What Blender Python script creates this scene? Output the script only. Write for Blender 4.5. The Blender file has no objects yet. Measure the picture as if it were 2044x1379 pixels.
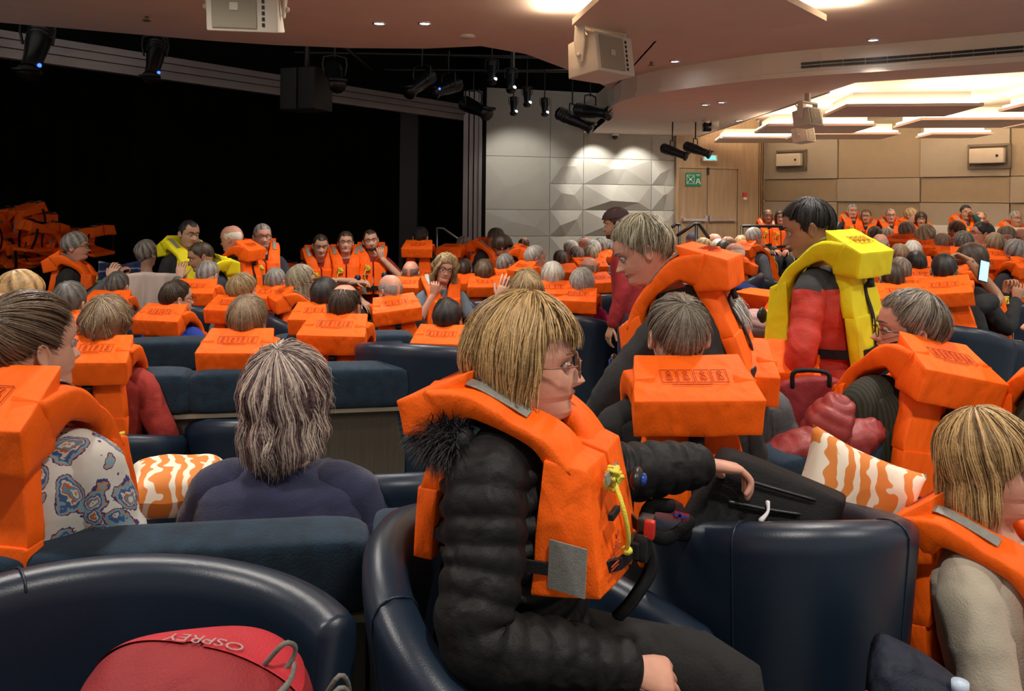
import bpy, math, random
import numpy as np
from mathutils import Matrix, Vector
SC = bpy.context.scene
COL = SC.collection
PI = math.pi
rad = math.radians
rng = np.random.default_rng(7)
# ---------------------------------------------------------------- camera, world, exposure
F, CX, HY, ROLL, CZ = 1600.0, 1022.0, 400.0, 0.0105, 1.5
cam_data = bpy.data.cameras.new('camera')
cam = bpy.data.objects.new('camera', cam_data); COL.objects.link(cam)
cam_data.sensor_width = 36; cam_data.lens = 36*F/2044
cam_data.shift_y = -(689.5-HY)/2044
cam_data.clip_start = 0.05
cam.matrix_world = Matrix.Translation((0, 0, CZ)) @ Matrix.Rotation(PI/2, 4, 'X') @ Matrix.Rotation(ROLL, 4, 'Z')
SC.camera = cam
SC.view_settings.view_transform = 'Standard'; SC.view_settings.look = 'None'
SC.view_settings.gamma = 1.0; SC.view_settings.exposure = 0.6
SC.cycles.max_bounces = 6; SC.cycles.sample_clamp_indirect = 4
W = bpy.data.worlds.new('world'); SC.world = W; W.use_nodes = True
W.node_tree.nodes['Background'].inputs[0].default_value = (1.0, .93, .86, 1)
W.node_tree.nodes['Background'].inputs[1].default_value = 0.36

def spot(name, loc, tgt, power, ang=110, col=(1, .93, .84), r=.06, blend=.6):
    l = bpy.data.lights.new(name, 'SPOT'); l.energy = power; l.color = col
    l.spot_size = rad(ang); l.spot_blend = blend; l.shadow_soft_size = r
    o = bpy.data.objects.new(name, l); COL.objects.link(o); o.location = loc
    o.rotation_euler = (Vector(tgt)-Vector(loc)).to_track_quat('-Z', 'Y').to_euler()
    return o

def at(px, py, Y):
    dx, dy = px-CX, py-HY
    return Vector(((dx+ROLL*dy)/F*Y, Y, CZ-(dy-ROLL*dx)/F*Y))
def atz(px, py, z):
    dx, dy = px-CX, py-HY
    return at(px, py, (CZ-z)*F/(dy-ROLL*dx))
UC = 3.1    # upper ceiling height
LC = 2.82   # lower ceiling height
# ceiling lamps: recessed downlights over the seating (those in the picture get fittings further down)
LIGHTS_IN_VIEW = [(757, 45, UC), (848, 45, UC), (1347, 121, UC), (1743, 78, UC), (1440, 203, LC), (1473, 240, LC), (1407, 208, LC)]
for (px, py, z) in LIGHTS_IN_VIEW:
    p = atz(px, py, z)
    spot('downlight_lamp', (p.x, p.y, z-.03), (p.x, p.y, 0), 95, 100)
LIGHTS_OVER = [(-2.0, 1.2), (0.6, .7), (2.7, 1.0), (-1.5, 3.2), (1.45, 3.25), (3.4, 3.2), (-3.2, 4.9), (-.6, 4.9), (1.9, 5.1), (4.6, 5.0), (7.0, 4.6)]
for (x, y) in LIGHTS_OVER:
    spot('downlight_lamp', (x, y, UC-.03), (x, y+.15, 0), 110, 130, r=.1)
spot('wall_washer', (1.58, 14.85, 2.79), (1.62, 15.5, 1.9), 60, 78, r=.03)
spot('wall_washer', (2.42, 15.05, 2.79), (2.44, 15.7, 1.9), 60, 78, r=.03)
spot('wall_washer', (0.25, 13.7, 2.95), (0.1, 15.2, 1.4), 55, 90)
spot('wall_washer', (3.7, 14.6, 2.79), (3.75, 16.0, 1.3), 22, 80)
for (x, y) in ((4.6, 14.2), (6.6, 12.2), (8.2, 10.4), (3.1, 11.5), (1.0, 12.0)):
    spot('downlight_lamp', (x, y, 2.62), (x, y+.2, 0), 60, 130, r=.08)

# ---------------------------------------------------------------- helpers
def tag(o, label=None, cat=None, group=None, kind=None):
    if label: o['label'] = label
    if cat: o['category'] = cat
    if group: o['group'] = group
    if kind: o['kind'] = kind
    return o
def empty(name, loc=(0, 0, 0), rz=0.0, label=None, cat=None, group=None):
    o = bpy.data.objects.new(name, None); COL.objects.link(o)
    o.location = loc; o.rotation_euler = (0, 0, rz); o.empty_display_size = .1
    return tag(o, label, cat, group)
def link(name, me, parent=None):
    o = bpy.data.objects.new(name, me); COL.objects.link(o)
    if parent: o.parent = parent
    return o
def kids(o): return list(o.children)
def copy_tree(o, parent=None):
    c = o.copy(); COL.objects.link(c); c.parent = parent
    for ch in kids(o): copy_tree(ch, c)
    return c

def lin(c):
    return tuple(((x/12.92) if x <= .04045 else ((x+.055)/1.055)**2.4) for x in c)
def rgb(r, g, b): return lin((r/255, g/255, b/255))
_M = {}
def newmat(name):
    m = bpy.data.materials.new(name); m.use_nodes = True
    nt = m.node_tree; b = nt.nodes['Principled BSDF']
    return m, nt, b
def N(nt, t, **kw):
    n = nt.nodes.new(t)
    for k, v in kw.items():
        if k in n.inputs: n.inputs[k].default_value = v
        else: setattr(n, k, v)
    return n
def mat(c, rough=.8, bump=.0, bs=60, var=.0, vs=8, metal=0, sheen=0, emit=0, spec=.5, name='paint', stretch=None, wr=0, ws=9):
    """one plain procedural material: colour c with slight mottling var, fine bump, large crease bump wr"""
    key = (c, rough, bump, bs, var, vs, metal, sheen, emit, spec, stretch, wr, ws)
    if key in _M: return _M[key]
    m, nt, b = newmat(name)
    b.inputs['Roughness'].default_value = rough; b.inputs['Metallic'].default_value = metal
    b.inputs['Specular IOR Level'].default_value = spec
    if sheen: b.inputs['Sheen Weight'].default_value = sheen
    b.inputs['Base Color'].default_value = (*c, 1)
    L = nt.links.new
    tc = N(nt, 'ShaderNodeTexCoord'); src = tc.outputs['Object']
    if stretch:
        mp = N(nt, 'ShaderNodeMapping'); mp.inputs['Scale'].default_value = stretch
        L(src, mp.inputs[0]); src = mp.outputs[0]
    if var:
        n = N(nt, 'ShaderNodeTexNoise', Scale=vs, Detail=4.0); L(src, n.inputs['Vector'])
        r = N(nt, 'ShaderNodeValToRGB')
        r.color_ramp.elements[0].position = .3; r.color_ramp.elements[1].position = .7
        r.color_ramp.elements[0].color = (*[x*(1-var) for x in c], 1)
        r.color_ramp.elements[1].color = (*[min(1, x*(1+var)) for x in c], 1)
        L(n.outputs['Fac'], r.inputs[0]); L(r.outputs[0], b.inputs['Base Color'])
    prev = None
    if wr:
        n = N(nt, 'ShaderNodeTexNoise', Scale=ws, Detail=1.5, Distortion=.3); L(src, n.inputs['Vector'])
        bp = N(nt, 'ShaderNodeBump', Strength=wr, Distance=.03); L(n.outputs['Fac'], bp.inputs['Height'])
        prev = bp.outputs[0]
    if bump:
        n = N(nt, 'ShaderNodeTexNoise', Scale=bs, Detail=3.0); L(src, n.inputs['Vector'])
        bp = N(nt, 'ShaderNodeBump', Strength=bump, Distance=.004); L(n.outputs['Fac'], bp.inputs['Height'])
        if prev: L(prev, bp.inputs['Normal'])
        prev = bp.outputs[0]
    if prev: L(prev, b.inputs['Normal'])
    if emit:
        b.inputs['Emission Color'].default_value = (*c, 1); b.inputs['Emission Strength'].default_value = emit
    _M[key] = m
    return m
def cloth(c, sheen=.0): return mat(c, .85, .35, 160, .10, 14, sheen=sheen, wr=.55, ws=11, name='cloth')
def skinmat(c): return mat(c, .5, .12, 120, .09, 22, name='skin', spec=.35)

class MB:
    """collects vertices and faces and links them as one mesh object"""
    def __init__(s): s.V = []; s.Fc = []; s.Mi = []; s.A = []; s.n = 0
    def add(s, V, Fs, mat=0, att=0.0):
        V = np.asarray(V, float).reshape(-1, 3)
        s.V.append(V); k = s.n; s.n += len(V)
        s.Fc += [tuple(i+k for i in f) for f in Fs]
        s.Mi += [mat]*len(Fs)
        s.A.append(np.full(len(V), att) if np.isscalar(att) else np.asarray(att))
    def grid(s, P, close=False, cap0=False, cap1=False, mat=0, att=0.0):
        P = np.asarray(P, float); n, m = P.shape[:2]
        Fs = []
        mm = m if close else m-1
        for i in range(n-1):
            for j in range(mm):
                a = i*m+j; b2 = i*m+(j+1) % m
                Fs.append((a, b2, b2+m, a+m))
        if cap0: Fs.append(tuple(range(m))[::-1])
        if cap1: Fs.append(tuple((n-1)*m+j for j in range(m)))
        s.add(P.reshape(-1, 3), Fs, mat, att)
    def box(s, c, d, R=None, mat=0):
        c = np.array(c, float); d = np.array(d, float)/2
        V = np.array([(x, y, z) for x in (-1, 1) for y in (-1, 1) for z in (-1, 1)], float)*d
        if R is not None: V = V @ np.array(R).T
        s.add(V+c, [(0, 1, 3, 2), (4, 6, 7, 5), (0, 4, 5, 1), (2, 3, 7, 6), (0, 2, 6, 4), (1, 5, 7, 3)], mat)
    def prism(s, pts, z0, z1, mat=0):
        n = len(pts)
        V = [(p[0], p[1], z0) for p in pts]+[(p[0], p[1], z1) for p in pts]
        s.add(V, [tuple(range(n))[::-1], tuple(range(n, 2*n))]+[(i, (i+1) % n, (i+1) % n+n, i+n) for i in range(n)], mat)
    def build(s, name, mats, parent=None, smooth=True, attr=False):
        me = bpy.data.meshes.new(name)
        me.from_pydata(np.concatenate(s.V).tolist(), [], s.Fc)
        if not isinstance(mats, (list, tuple)): mats = [mats]
        for m in mats: me.materials.append(m)
        me.polygons.foreach_set('material_index', s.Mi)
        if smooth: me.polygons.foreach_set('use_smooth', [True]*len(s.Fc))
        if attr:
            a = me.attributes.new('rnd', 'FLOAT', 'POINT'); a.data.foreach_set('value', np.concatenate(s.A))
        me.update()
        return link(name, me, parent)

def crom(P, sub):
    P = np.asarray(P, float)
    if len(P) < 3 or sub < 2:
        return P
    Q = np.vstack([2*P[0]-P[1], P, 2*P[-1]-P[-2]])
    out = []
    for i in range(len(P)-1):
        p0, p1, p2, p3 = Q[i:i+4]
        for k in range(sub):
            t = k/sub
            out.append(.5*((2*p1)+(-p0+p2)*t+(2*p0-5*p1+4*p2-p3)*t*t+(-p0+3*p1-3*p2+p3)*t**3))
    out.append(P[-1])
    return np.array(out)
def frames(P, up=None):
    n = len(P); T = np.gradient(P, axis=0) if n > 1 else P
    T /= np.linalg.norm(T, axis=1)[:, None]+1e-12
    u = np.array(up, float) if up is not None else (np.array([0, 0, 1.]) if abs(T[0][2]) < .9 else np.array([0, 1., 0]))
    A = []; B = []
    for i in range(n):
        t = T[i]
        a = u-t*np.dot(u, t); a /= np.linalg.norm(a)+1e-9
        b = np.cross(t, a); A.append(a); B.append(b)
        if up is None: u = a
    return T, np.array(A), np.array(B)
def tube(mb, pts, rs, seg=8, sub=4, mat=0, cap=True, flat=1.0, up=None, att=0.0, ridge=None):
    """round tube along pts with radii rs; flat scales the radius across; ridge(i,n)->factor"""
    pts = np.asarray(pts, float); rs = np.broadcast_to(np.asarray(rs, float), (len(pts),))
    P = crom(np.column_stack([pts, rs]), sub); R = np.abs(P[:, 3]); P = P[:, :3]
    T, A, B = frames(P, up)
    if ridge is not None:
        d = np.concatenate([[0], np.cumsum(np.linalg.norm(np.diff(P, axis=0), axis=1))])
        R = R*ridge(d)
    if cap:
        e0, e1 = R[0]*.6, R[-1]*.6
        P = np.vstack([P[0]-T[0]*e0, P[0]-T[0]*e0*.6, P, P[-1]+T[-1]*e1*.6, P[-1]+T[-1]*e1])
        R = np.concatenate([[R[0]*.25, R[0]*.75], R, [R[-1]*.75, R[-1]*.25]])
        A = np.vstack([A[0], A[0], A, A[-1], A[-1]]); B = np.vstack([B[0], B[0], B, B[-1], B[-1]])
    th = np.linspace(0, 2*PI, seg, endpoint=False)
    G = P[:, None]+R[:, None, None]*(np.cos(th)[None, :, None]*A[:, None]+flat*np.sin(th)[None, :, None]*B[:, None])
    mb.grid(G, close=True, cap0=True, cap1=True, mat=mat, att=att)
def strip(mb, pts, w, t, up, sub=4, mat=0, rnd=.35):
    """flat band along pts, w wide across (up x tangent), t thick along up"""
    P = crom(pts, sub); n = len(P)
    w = np.interp(np.linspace(0, 1, n), np.linspace(0, 1, len(np.atleast_1d(w))), np.atleast_1d(w))
    t = np.interp(np.linspace(0, 1, n), np.linspace(0, 1, len(np.atleast_1d(t))), np.atleast_1d(t))
    up = np.asarray(up, float)
    if up.ndim == 2:
        U = crom(up, sub)
    else: U = np.tile(up, (n, 1))
    T = np.gradient(P, axis=0); T /= np.linalg.norm(T, axis=1)[:, None]
    S = np.cross(T, U); S /= np.linalg.norm(S, axis=1)[:, None]+1e-9
    U = np.cross(S, T)
    k = rnd
    prof = [(-1, -1+k), (-1+k*.5, -1), (1-k*.5, -1), (1, -1+k), (1, 1-k), (1-k*.5, 1), (-1+k*.5, 1), (-1, 1-k)]
    G = np.array([[P[i]+S[i]*w[i]/2*a+U[i]*t[i]/2*b for a, b in prof] for i in range(n)])
    mb.grid(G, close=True, cap0=True, cap1=True, mat=mat)
def pnoise(P, s, seed=0):
    """cheap smooth noise from summed sines, about -1..1"""
    P = np.asarray(P)*s; r = np.random.default_rng(seed); o = 0
    for k in range(5):
        d = r.normal(size=3); d /= np.linalg.norm(d); f = 1+.55*k
        o = o+np.sin(P @ d*f+r.uniform(0, 6.28)+1.3*np.sin(P @ r.normal(size=3)*.6))/(1+.4*k)
    return o/2.6
def hexa(mb, C8, n=5, r=.12, bulge=.06, wr=0.0, ws=18, seed=1, mat=0):
    """soft foam block from 8 corners (order: x-,x+ fastest, then y, then z) with rounded edges and bulging faces"""
    C8 = np.asarray(C8, float).reshape(2, 2, 2, 3)   # [z][y][x]
    s = np.concatenate([[-1, -1+.35*r, -1+r], np.linspace(-1+r, 1-r, n+2)[1:-1], [1-r, 1-.35*r, 1]])
    m = len(s); U, Vv = np.meshgrid(s, s, indexing='ij')
    for ax in range(3):
        for sg in (-1, 1):
            q = np.zeros((m, m, 3)); o = [a for a in range(3) if a != ax]
            q[..., ax] = sg; q[..., o[0]] = U; q[..., o[1]] = Vv
            inn = np.clip(q, -(1-r), 1-r); d = q-inn
            d = d/(np.linalg.norm(d, axis=-1, keepdims=True)+1e-9)*r
            q = inn+d
            q[..., ax] *= 1+bulge*np.clip(1-U**2, 0, 1)*np.clip(1-Vv**2, 0, 1)
            a = (q+1)/2; x, y, z = a[..., 0:1], a[..., 1:2], a[..., 2:3]
            P = 0
            for k in (0, 1):
                for j in (0, 1):
                    for i in (0, 1):
                        P = P+(z if k else 1-z)*(y if j else 1-y)*(x if i else 1-x)*C8[k, j, i]
            if wr:
                c = C8.mean(axis=(0, 1, 2)); dd = P-c; dd /= np.linalg.norm(dd, axis=-1, keepdims=True)
                P = P+dd*wr*pnoise(P, ws, seed)[..., None]
            if (sg > 0) == (ax != 1): mb.grid(P, mat=mat)
            else: mb.grid(P[:, ::-1], mat=mat)
def block8(x0, x1, y0, y1, z0, z1):
    return [(x, y, z) for z in (z0, z1) for y in (y0, y1) for x in (x0, x1)]
def ball(mb, c, r, nu=12, nv=8, mat=0, R=None):
    r = np.broadcast_to(np.asarray(r, float), (3,))
    th = np.linspace(.02, PI-.02, nv)[:, None]; ph = np.linspace(0, 2*PI, nu, endpoint=False)[None]
    P = np.stack([np.sin(th)*np.cos(ph)*r[0], np.sin(th)*np.sin(ph)*r[1], np.cos(th)*r[2]+0*ph], -1)
    if R is not None: P = P @ np.array(R).T
    mb.grid(P+np.array(c), close=True, cap0=True, cap1=True, mat=mat)
def cyl(mb, a, b, r, seg=16, r2=None, mat=0):
    tube(mb, [a, b], [r, r if r2 is None else r2], seg, 1, mat, cap=False)
def rot3(rx=0, ry=0, rz=0):
    return np.array((Matrix.Rotation(rz, 3, 'Z') @ Matrix.Rotation(ry, 3, 'Y') @ Matrix.Rotation(rx, 3, 'X')))
# ---------------------------------------------------------------- shared materials
ORANGE = mat((1.0, .130, .004), .6, .3, 260, .05, 7, name='orange_nylon', spec=.22, wr=.55, ws=16, stretch=(1, 1, .45))
YELLOW = mat((.80, .72, .01), .6, .3, 240, .05, 7, name='yellow_nylon', spec=.25, wr=.5, ws=10)
BLACKWEB = mat((.008, .008, .009), .6, .4, 300, name='black_webbing', spec=.3)
BLACKPL = mat((.01, .01, .011), .35, name='black_plastic')
TAPE = mat((.30, .30, .27), .42, .5, 420, .12, 90, metal=.35, name='reflective_tape')
ROPE = mat((.78, .66, .06), .6, .6, 300, name='yellow_rope')
INK = mat((.40, .050, .010), .9, name='ink')
SILVER = mat((.75, .75, .75), .25, metal=.9, name='silver')
LEATHER = mat((.010, .020, .038), .36, .10, 420, .12, 5, name='navy_leather', spec=.5)
VELVET = mat((.008, .025, .046), .95, .5, 150, .32, 22, sheen=.08, name='blue_velvet', wr=.15, ws=4)
NAVYDARK = mat((.010, .013, .020), .6, .2, 60, .15, 10, name='dark_navy_upholstery')
BENCHWOOD = mat((.070, .058, .040), .55, .15, 40, .16, 3, stretch=(30, 30, 1.5), name='grey_oak')
TRIMW = mat((.24, .21, .15), .5, .1, 40, .1, 10, name='pale_trim')
OAK = mat((.39, .265, .15), .5, .12, 30, .15, 2.5, stretch=(9, 9, .7), name='light_oak')
CEIL = mat((.74, .575, .475), .8, .08, 30, .03, 3, name='ceiling_paint')
CEILW = mat((.74, .64, .52), .8, .08, 30, .03, 3, name='pale_ceiling_paint')
BLACK = mat((.0035, .0035, .003), .9, name='stage_black', spec=.1)
BLACK2 = mat((.010, .011, .008), .95, .2, 3, .25, 1.2, name='stage_curtain', spec=.05, wr=.5, ws=2)
METAL = mat((.27, .24, .24), .38, .05, 30, .08, 3, metal=.6, name='brushed_metal')
PANELA = mat((.47, .43, .34), .85, .25, 160, .03, 8, name='pale_fabric_panel')
PANELB = mat((.44, .375, .26), .85, .25, 160, .03, 8, name='tan_fabric_panel')
FACET = mat((.40, .39, .345), .7, .12, 150, .03, 6, name='grey_facet_panel')
WHITEPL = mat((.72, .66, .54), .5, .05, 60, .03, 6, name='cream_plastic')
GLOW = mat((1.0, .90, .72), 1, emit=5.0, name='cove_glow')
LEDW = mat((.80, .88, 1.0), 1, emit=22.0, name='led_white')
LEDB = mat((.03, .10, 1.0), 1, emit=3.0, name='led_blue')
NAVYPIL = None

def carpet_mat():
    m, nt, b = newmat('patterned_carpet'); L = nt.links.new
    tc = N(nt, 'ShaderNodeTexCoord'); n = N(nt, 'ShaderNodeTexVoronoi', Scale=22.0, feature='DISTANCE_TO_EDGE')
    no = N(nt, 'ShaderNodeTexNoise', Scale=7.0); mx = N(nt, 'ShaderNodeMixRGB'); mx.inputs[0].default_value = .25
    L(tc.outputs['Object'], no.inputs['Vector']); L(tc.outputs['Object'], mx.inputs[1]); L(no.outputs['Color'], mx.inputs[2]); L(mx.outputs[0], n.inputs['Vector'])
    r = N(nt, 'ShaderNodeValToRGB'); e = r.color_ramp.elements
    e[0].position = .03; e[0].color = (.45, .45, .40, 1); e[1].position = .07; e[1].color = (.02, .045, .07, 1)
    L(n.outputs['Distance'], r.inputs[0]); L(r.outputs[0], b.inputs['Base Color']); b.inputs['Roughness'].default_value = 1
    return m
def swirl_mat(name, ca, cb, sc=7, wave=True):
    m, nt, b = newmat(name); L = nt.links.new
    tc = N(nt, 'ShaderNodeTexCoord'); w = N(nt, 'ShaderNodeTexWave', Scale=sc, Distortion=9.0, Detail=2.0)
    w.inputs['Detail Scale'].default_value = 1.6
    L(tc.outputs['Object'], w.inputs['Vector'])
    r = N(nt, 'ShaderNodeValToRGB'); e = r.color_ramp.elements
    e[0].position = .56; e[0].color = (*ca, 1); e[1].position = .62; e[1].color = (*cb, 1)
    L(w.outputs['Fac'], r.inputs[0]); L(r.outputs[0], b.inputs['Base Color'])
    b.inputs['Roughness'].default_value = .75
    return m
def paisley_mat():
    m, nt, b = newmat('paisley_print'); L = nt.links.new
    tc = N(nt, 'ShaderNodeTexCoord'); no = N(nt, 'ShaderNodeTexNoise', Scale=11.0, Detail=1.0)
    mx = N(nt, 'ShaderNodeMixRGB'); mx.inputs[0].default_value = .10
    L(tc.outputs['Object'], no.inputs['Vector']); L(tc.outputs['Object'], mx.inputs[1]); L(no.outputs['Color'], mx.inputs[2])
    v = N(nt, 'ShaderNodeTexVoronoi', Scale=15.0); L(mx.outputs[0], v.inputs['Vector'])
    n2 = N(nt, 'ShaderNodeTexNoise', Scale=90.0, Detail=2.0); L(tc.outputs['Object'], n2.inputs['Vector'])
    ad = N(nt, 'ShaderNodeMath', operation='MULTIPLY_ADD'); ad.inputs[1].default_value = .22; L(n2.outputs['Fac'], ad.inputs[0]); L(v.outputs['Distance'], ad.inputs[2])
    r = N(nt, 'ShaderNodeValToRGB'); r.color_ramp.interpolation = 'CONSTANT'; e = r.color_ramp.elements
    white = (.62, .60, .54, 1)
    cs = [(0, (.55, .20, .03, 1)), (.20, (.60, .56, .50, 1)), (.26, (.10, .24, .36, 1)), (.32, (.42, .10, .02, 1)), (.36, (.55, .52, .46, 1)), (.41, (.05, .10, .24, 1)), (.47, (.18, .32, .40, 1)), (.54, (.50, .22, .08, 1)), (.57, (.045, .04, .16, 1)), (.61, white)]
    e[0].position = 0; e[0].color = cs[0][1]; e[1].position = cs[1][0]; e[1].color = cs[1][1]
    for p, c in cs[2:]:
        q = e.new(p); q.color = c
    L(ad.outputs[0], r.inputs[0]); L(r.outputs[0], b.inputs['Base Color']); b.inputs['Roughness'].default_value = .8
    bp = N(nt, 'ShaderNodeBump', Strength=.4, Distance=.02); n3 = N(nt, 'ShaderNodeTexNoise', Scale=9.0); L(n3.outputs['Fac'], bp.inputs['Height']); L(bp.outputs[0], b.inputs['Normal'])
    return m
def stripes_mat(name, ca, cb, axis=(0, 0, 1), sc=30, pos=.5):
    m, nt, b = newmat(name); L = nt.links.new
    tc = N(nt, 'ShaderNodeTexCoord'); mp = N(nt, 'ShaderNodeMapping'); L(tc.outputs['Object'], mp.inputs[0])
    w = N(nt, 'ShaderNodeTexWave', Scale=sc, Distortion=.3); w.bands_direction = 'XYZ'[[abs(a) for a in axis].index(1)]
    L(mp.outputs[0], w.inputs['Vector']); r = N(nt, 'ShaderNodeValToRGB'); e = r.color_ramp.elements
    e[0].position = pos; e[0].color = (*ca, 1); e[1].position = pos+.06; e[1].color = (*cb, 1)
    L(w.outputs['Fac'], r.inputs[0]); L(r.outputs[0], b.inputs['Base Color']); b.inputs['Roughness'].default_value = .85
    return m
CARPET = carpet_mat()
ORSWIRL = swirl_mat('orange_leaf_print', (.62, .20, .03), (.74, .68, .55), 5.5)
def ST(mb, name, m, smooth=False, parent=None, **k):
    o = mb.build(name, m, parent, smooth=smooth)
    if not parent: o['kind'] = 'structure'
    return o
# ---------------------------------------------------------------- floor tiers
def floorz(x, y):
    if y < 1.72 and x < 1.15: return 0.0
    if y < 3.1: return -.15 if x < 1.2 else -.30
    if y < 5.9: return -.25
    if x > 4.2 and y > 11.7: return .02
    if x > 2.6 and y > 6.0: return -.22
    return -.38
def slab(name, x0, x1, y0, y1, z, z0=-.9, m=None):
    mb = MB(); mb.box(((x0+x1)/2, (y0+y1)/2, (z+z0)/2), (x1-x0, y1-y0, z-z0)); ST(mb, name, m or CARPET)
slab('floor', -9, 14, 5.9, 20, -.38)
slab('floor_tier_back', -9, 14, 3.1, 5.9, -.25)
slab('floor_tier_middle', -9, 1.2, 1.72, 3.1, -.15)
slab('floor_tier_lower', 1.2, 14, 1.72, 3.1, -.30)
slab('floor_tier_front', -9, 1.2, -4, 1.72, 0)
slab('floor_tier_side', 1.2, 14, -4, 1.72, -.30)
slab('floor_platform', 2.6, 14, 6.0, 11.7, -.22, -.379)
slab('floor_platform_rear', 4.2, 14, 11.7, 20, .02, -.379)

# ---------------------------------------------------------------- ceilings
edge = [(-600, 10), (-300, 25), (0, 45), (150, 58), (300, 71), (430, 82), (550, 90), (700, 96), (850, 97), (960, 92), (1050, 108), (1120, 134), (1180, 158), (1222, 180)]
E = [atz(x, y, UC) for x, y in edge]
bulk = [(1222, 180), (1226, 172), (1240, 162), (1272, 150), (1320, 139), (1372, 130), (1450, 118), (1522, 108), (1640, 97), (1772, 87), (1900, 76), (2044, 63), (2300, 42)]
Bk = [atz(x, y, UC) for x, y in bulk]
mb = MB()
front = E+Bk[1:]
P = np.array([[(p.x, -4.0, UC), (p.x, p.y, UC)] for p in front])
mb.grid(P)
P = np.array([[(p.x, p.y, UC), (p.x, p.y, UC+.18)] for p in E]); mb.grid(P)
P = np.array([[(p.x, p.y, UC+.18), (p.x, -4.0, UC+.18)] for p in front]); mb.grid(P)
ST(mb, 'ceiling', CEIL)
# bulkhead: the vertical step that drops to the lower ceiling, with a lip
low = [(p.x, p.y) for p in Bk]
back = [(1.43, 12.1), (1.50, 12.6), (1.52, 13.4), (1.48, 14.2), (1.42, 14.9), (1.37, 15.7)]
mb = MB()
curve = [tuple(q) for q in crom(back[::-1], 4)]+low
P = np.array([[(x, y, UC+.3), (x, y, LC+.06), (x-.03, y-.035, LC+.05), (x-.03, y-.035, LC), (x, y, LC)] for x, y in curve]); mb.grid(P)
ST(mb, 'trim_1', CEILW, smooth=False)
# air slot in the bulkhead, and lower ceiling
mb = MB(); zmid = UC-.16
for a, b in zip(crom([(p.x, p.y, 0) for p in Bk[7:]], 3)[2:-1], crom([(p.x, p.y, 0) for p in Bk[7:]], 3)[3:]):
    d = (b-a); L_ = np.linalg.norm(d); ang = math.atan2(d[1], d[0]); c = (a+b)/2
    for zz in (-.018, .018): mb.box((c[0]+math.sin(ang)*.006, c[1]-math.cos(ang)*.006, zmid+zz), (L_*.97, .02, .024), rot3(rz=ang))
tag(mb.build('air_vent', BLACKPL, smooth=False), 'long thin black air slot in the curved ceiling step', 'vent')
mb = MB()
lowp = curve
P = np.array([[(x, y, LC), (x, 17.6, LC)] for x, y in lowp if x < 3.75]); mb.grid(P)
xs_last = [q for q in lowp if q[0] < 3.75][-1]
ST(mb, 'ceiling_lower', CEIL)
# band of lower ceiling along the bulkhead, then the raised bright recess
mb = MB()
P = np.array([[(x, y, LC), (x, y+.75, LC)] for x, y in lowp if x > 3.5]); mb.grid(P)
P = np.array([[(x, y+.75, LC), (x, y+.75, UC+.12)] for x, y in lowp if x > 3.5]); mb.grid(P)
mb.box((3.745, 13.6, (LC+UC+.12)/2), (.02, 8.2, .42-(.0)))
mb.box((9, 12.5, UC+.13), (11, 12, .03))
ST(mb, 'ceiling_recess', CEIL)
# hanging acoustic slabs below the recess
def raft(x, y, wx, wy, z, rz, label, glow=True):
    r = empty('acoustic_raft', (x, y, z), rz, label, 'ceiling panel', 'acoustic rafts')
    mb = MB(); mb.box((0, 0, 0), (wx, wy, .035)); mb.build('panel_board', CEIL, r, smooth=False)
    mb = MB(); mb.box((0, 0, .09), (wx-.2, wy-.2, .145)); mb.build('core_box', CEILW, r, smooth=False)
    if glow:
        mb = MB()
        for s in (-1, 1):
            mb.box((s*(wx/2-.045), 0, .035), (.05, wy-.12, .03)); mb.box((0, s*(wy/2-.045), .035), (wx-.12, .05, .03))
        mb.build('light_strip', GLOW, r, smooth=False)
        l = bpy.data.lights.new('cove_lamp', 'AREA'); l.energy = 13; l.color = (1, .86, .64); l.shape = 'RECTANGLE'; l.size = wx-.3; l.size_y = wy-.3
        lo = bpy.data.objects.new('cove_lamp', l); COL.objects.link(lo); lo.parent = r; lo.location = (0, 0, .17); lo.rotation_euler = (PI, 0, 0)
    return r
RAFTS = [(4.75, 9.9, 1.5, 1.2, 2.66), (6.7, 9.5, 1.3, 1.1, 2.70), (6.35, 11.3, 1.5, 1.2, 2.66), (4.55, 12.2, 1.5, 1.3, 2.64), (8.0, 11.9, .9, 1.0, 2.72), (5.6, 13.7, 1.6, 1.1, 2.66), (4.7, 15.2, 1.6, 1.2, 2.70), (7.2, 13.1, .9, .8, 2.64), (8.9, 10.4, 1.2, 1.0, 2.7)]
RL = ['pink beige ceiling raft nearest the curved step, with a speaker beside it', 'ceiling raft with a small spotlight at its corner beside the long vent', 'ceiling raft in the middle of the glowing recess over the crowd',
      'ceiling raft hanging just beyond the pair of white speakers', 'ceiling raft over the rear rows beside the recess edge', 'ceiling raft carrying a downlight near the beige wall', 'ceiling raft closest to the oak panelling',
      'ceiling raft above the pale bench at the beige wall', 'ceiling raft tucked in the corner above the wall speaker']
for q, l in zip(RAFTS, RL): raft(q[0], q[1], q[2], q[3], q[4], -.15, l)
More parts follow.
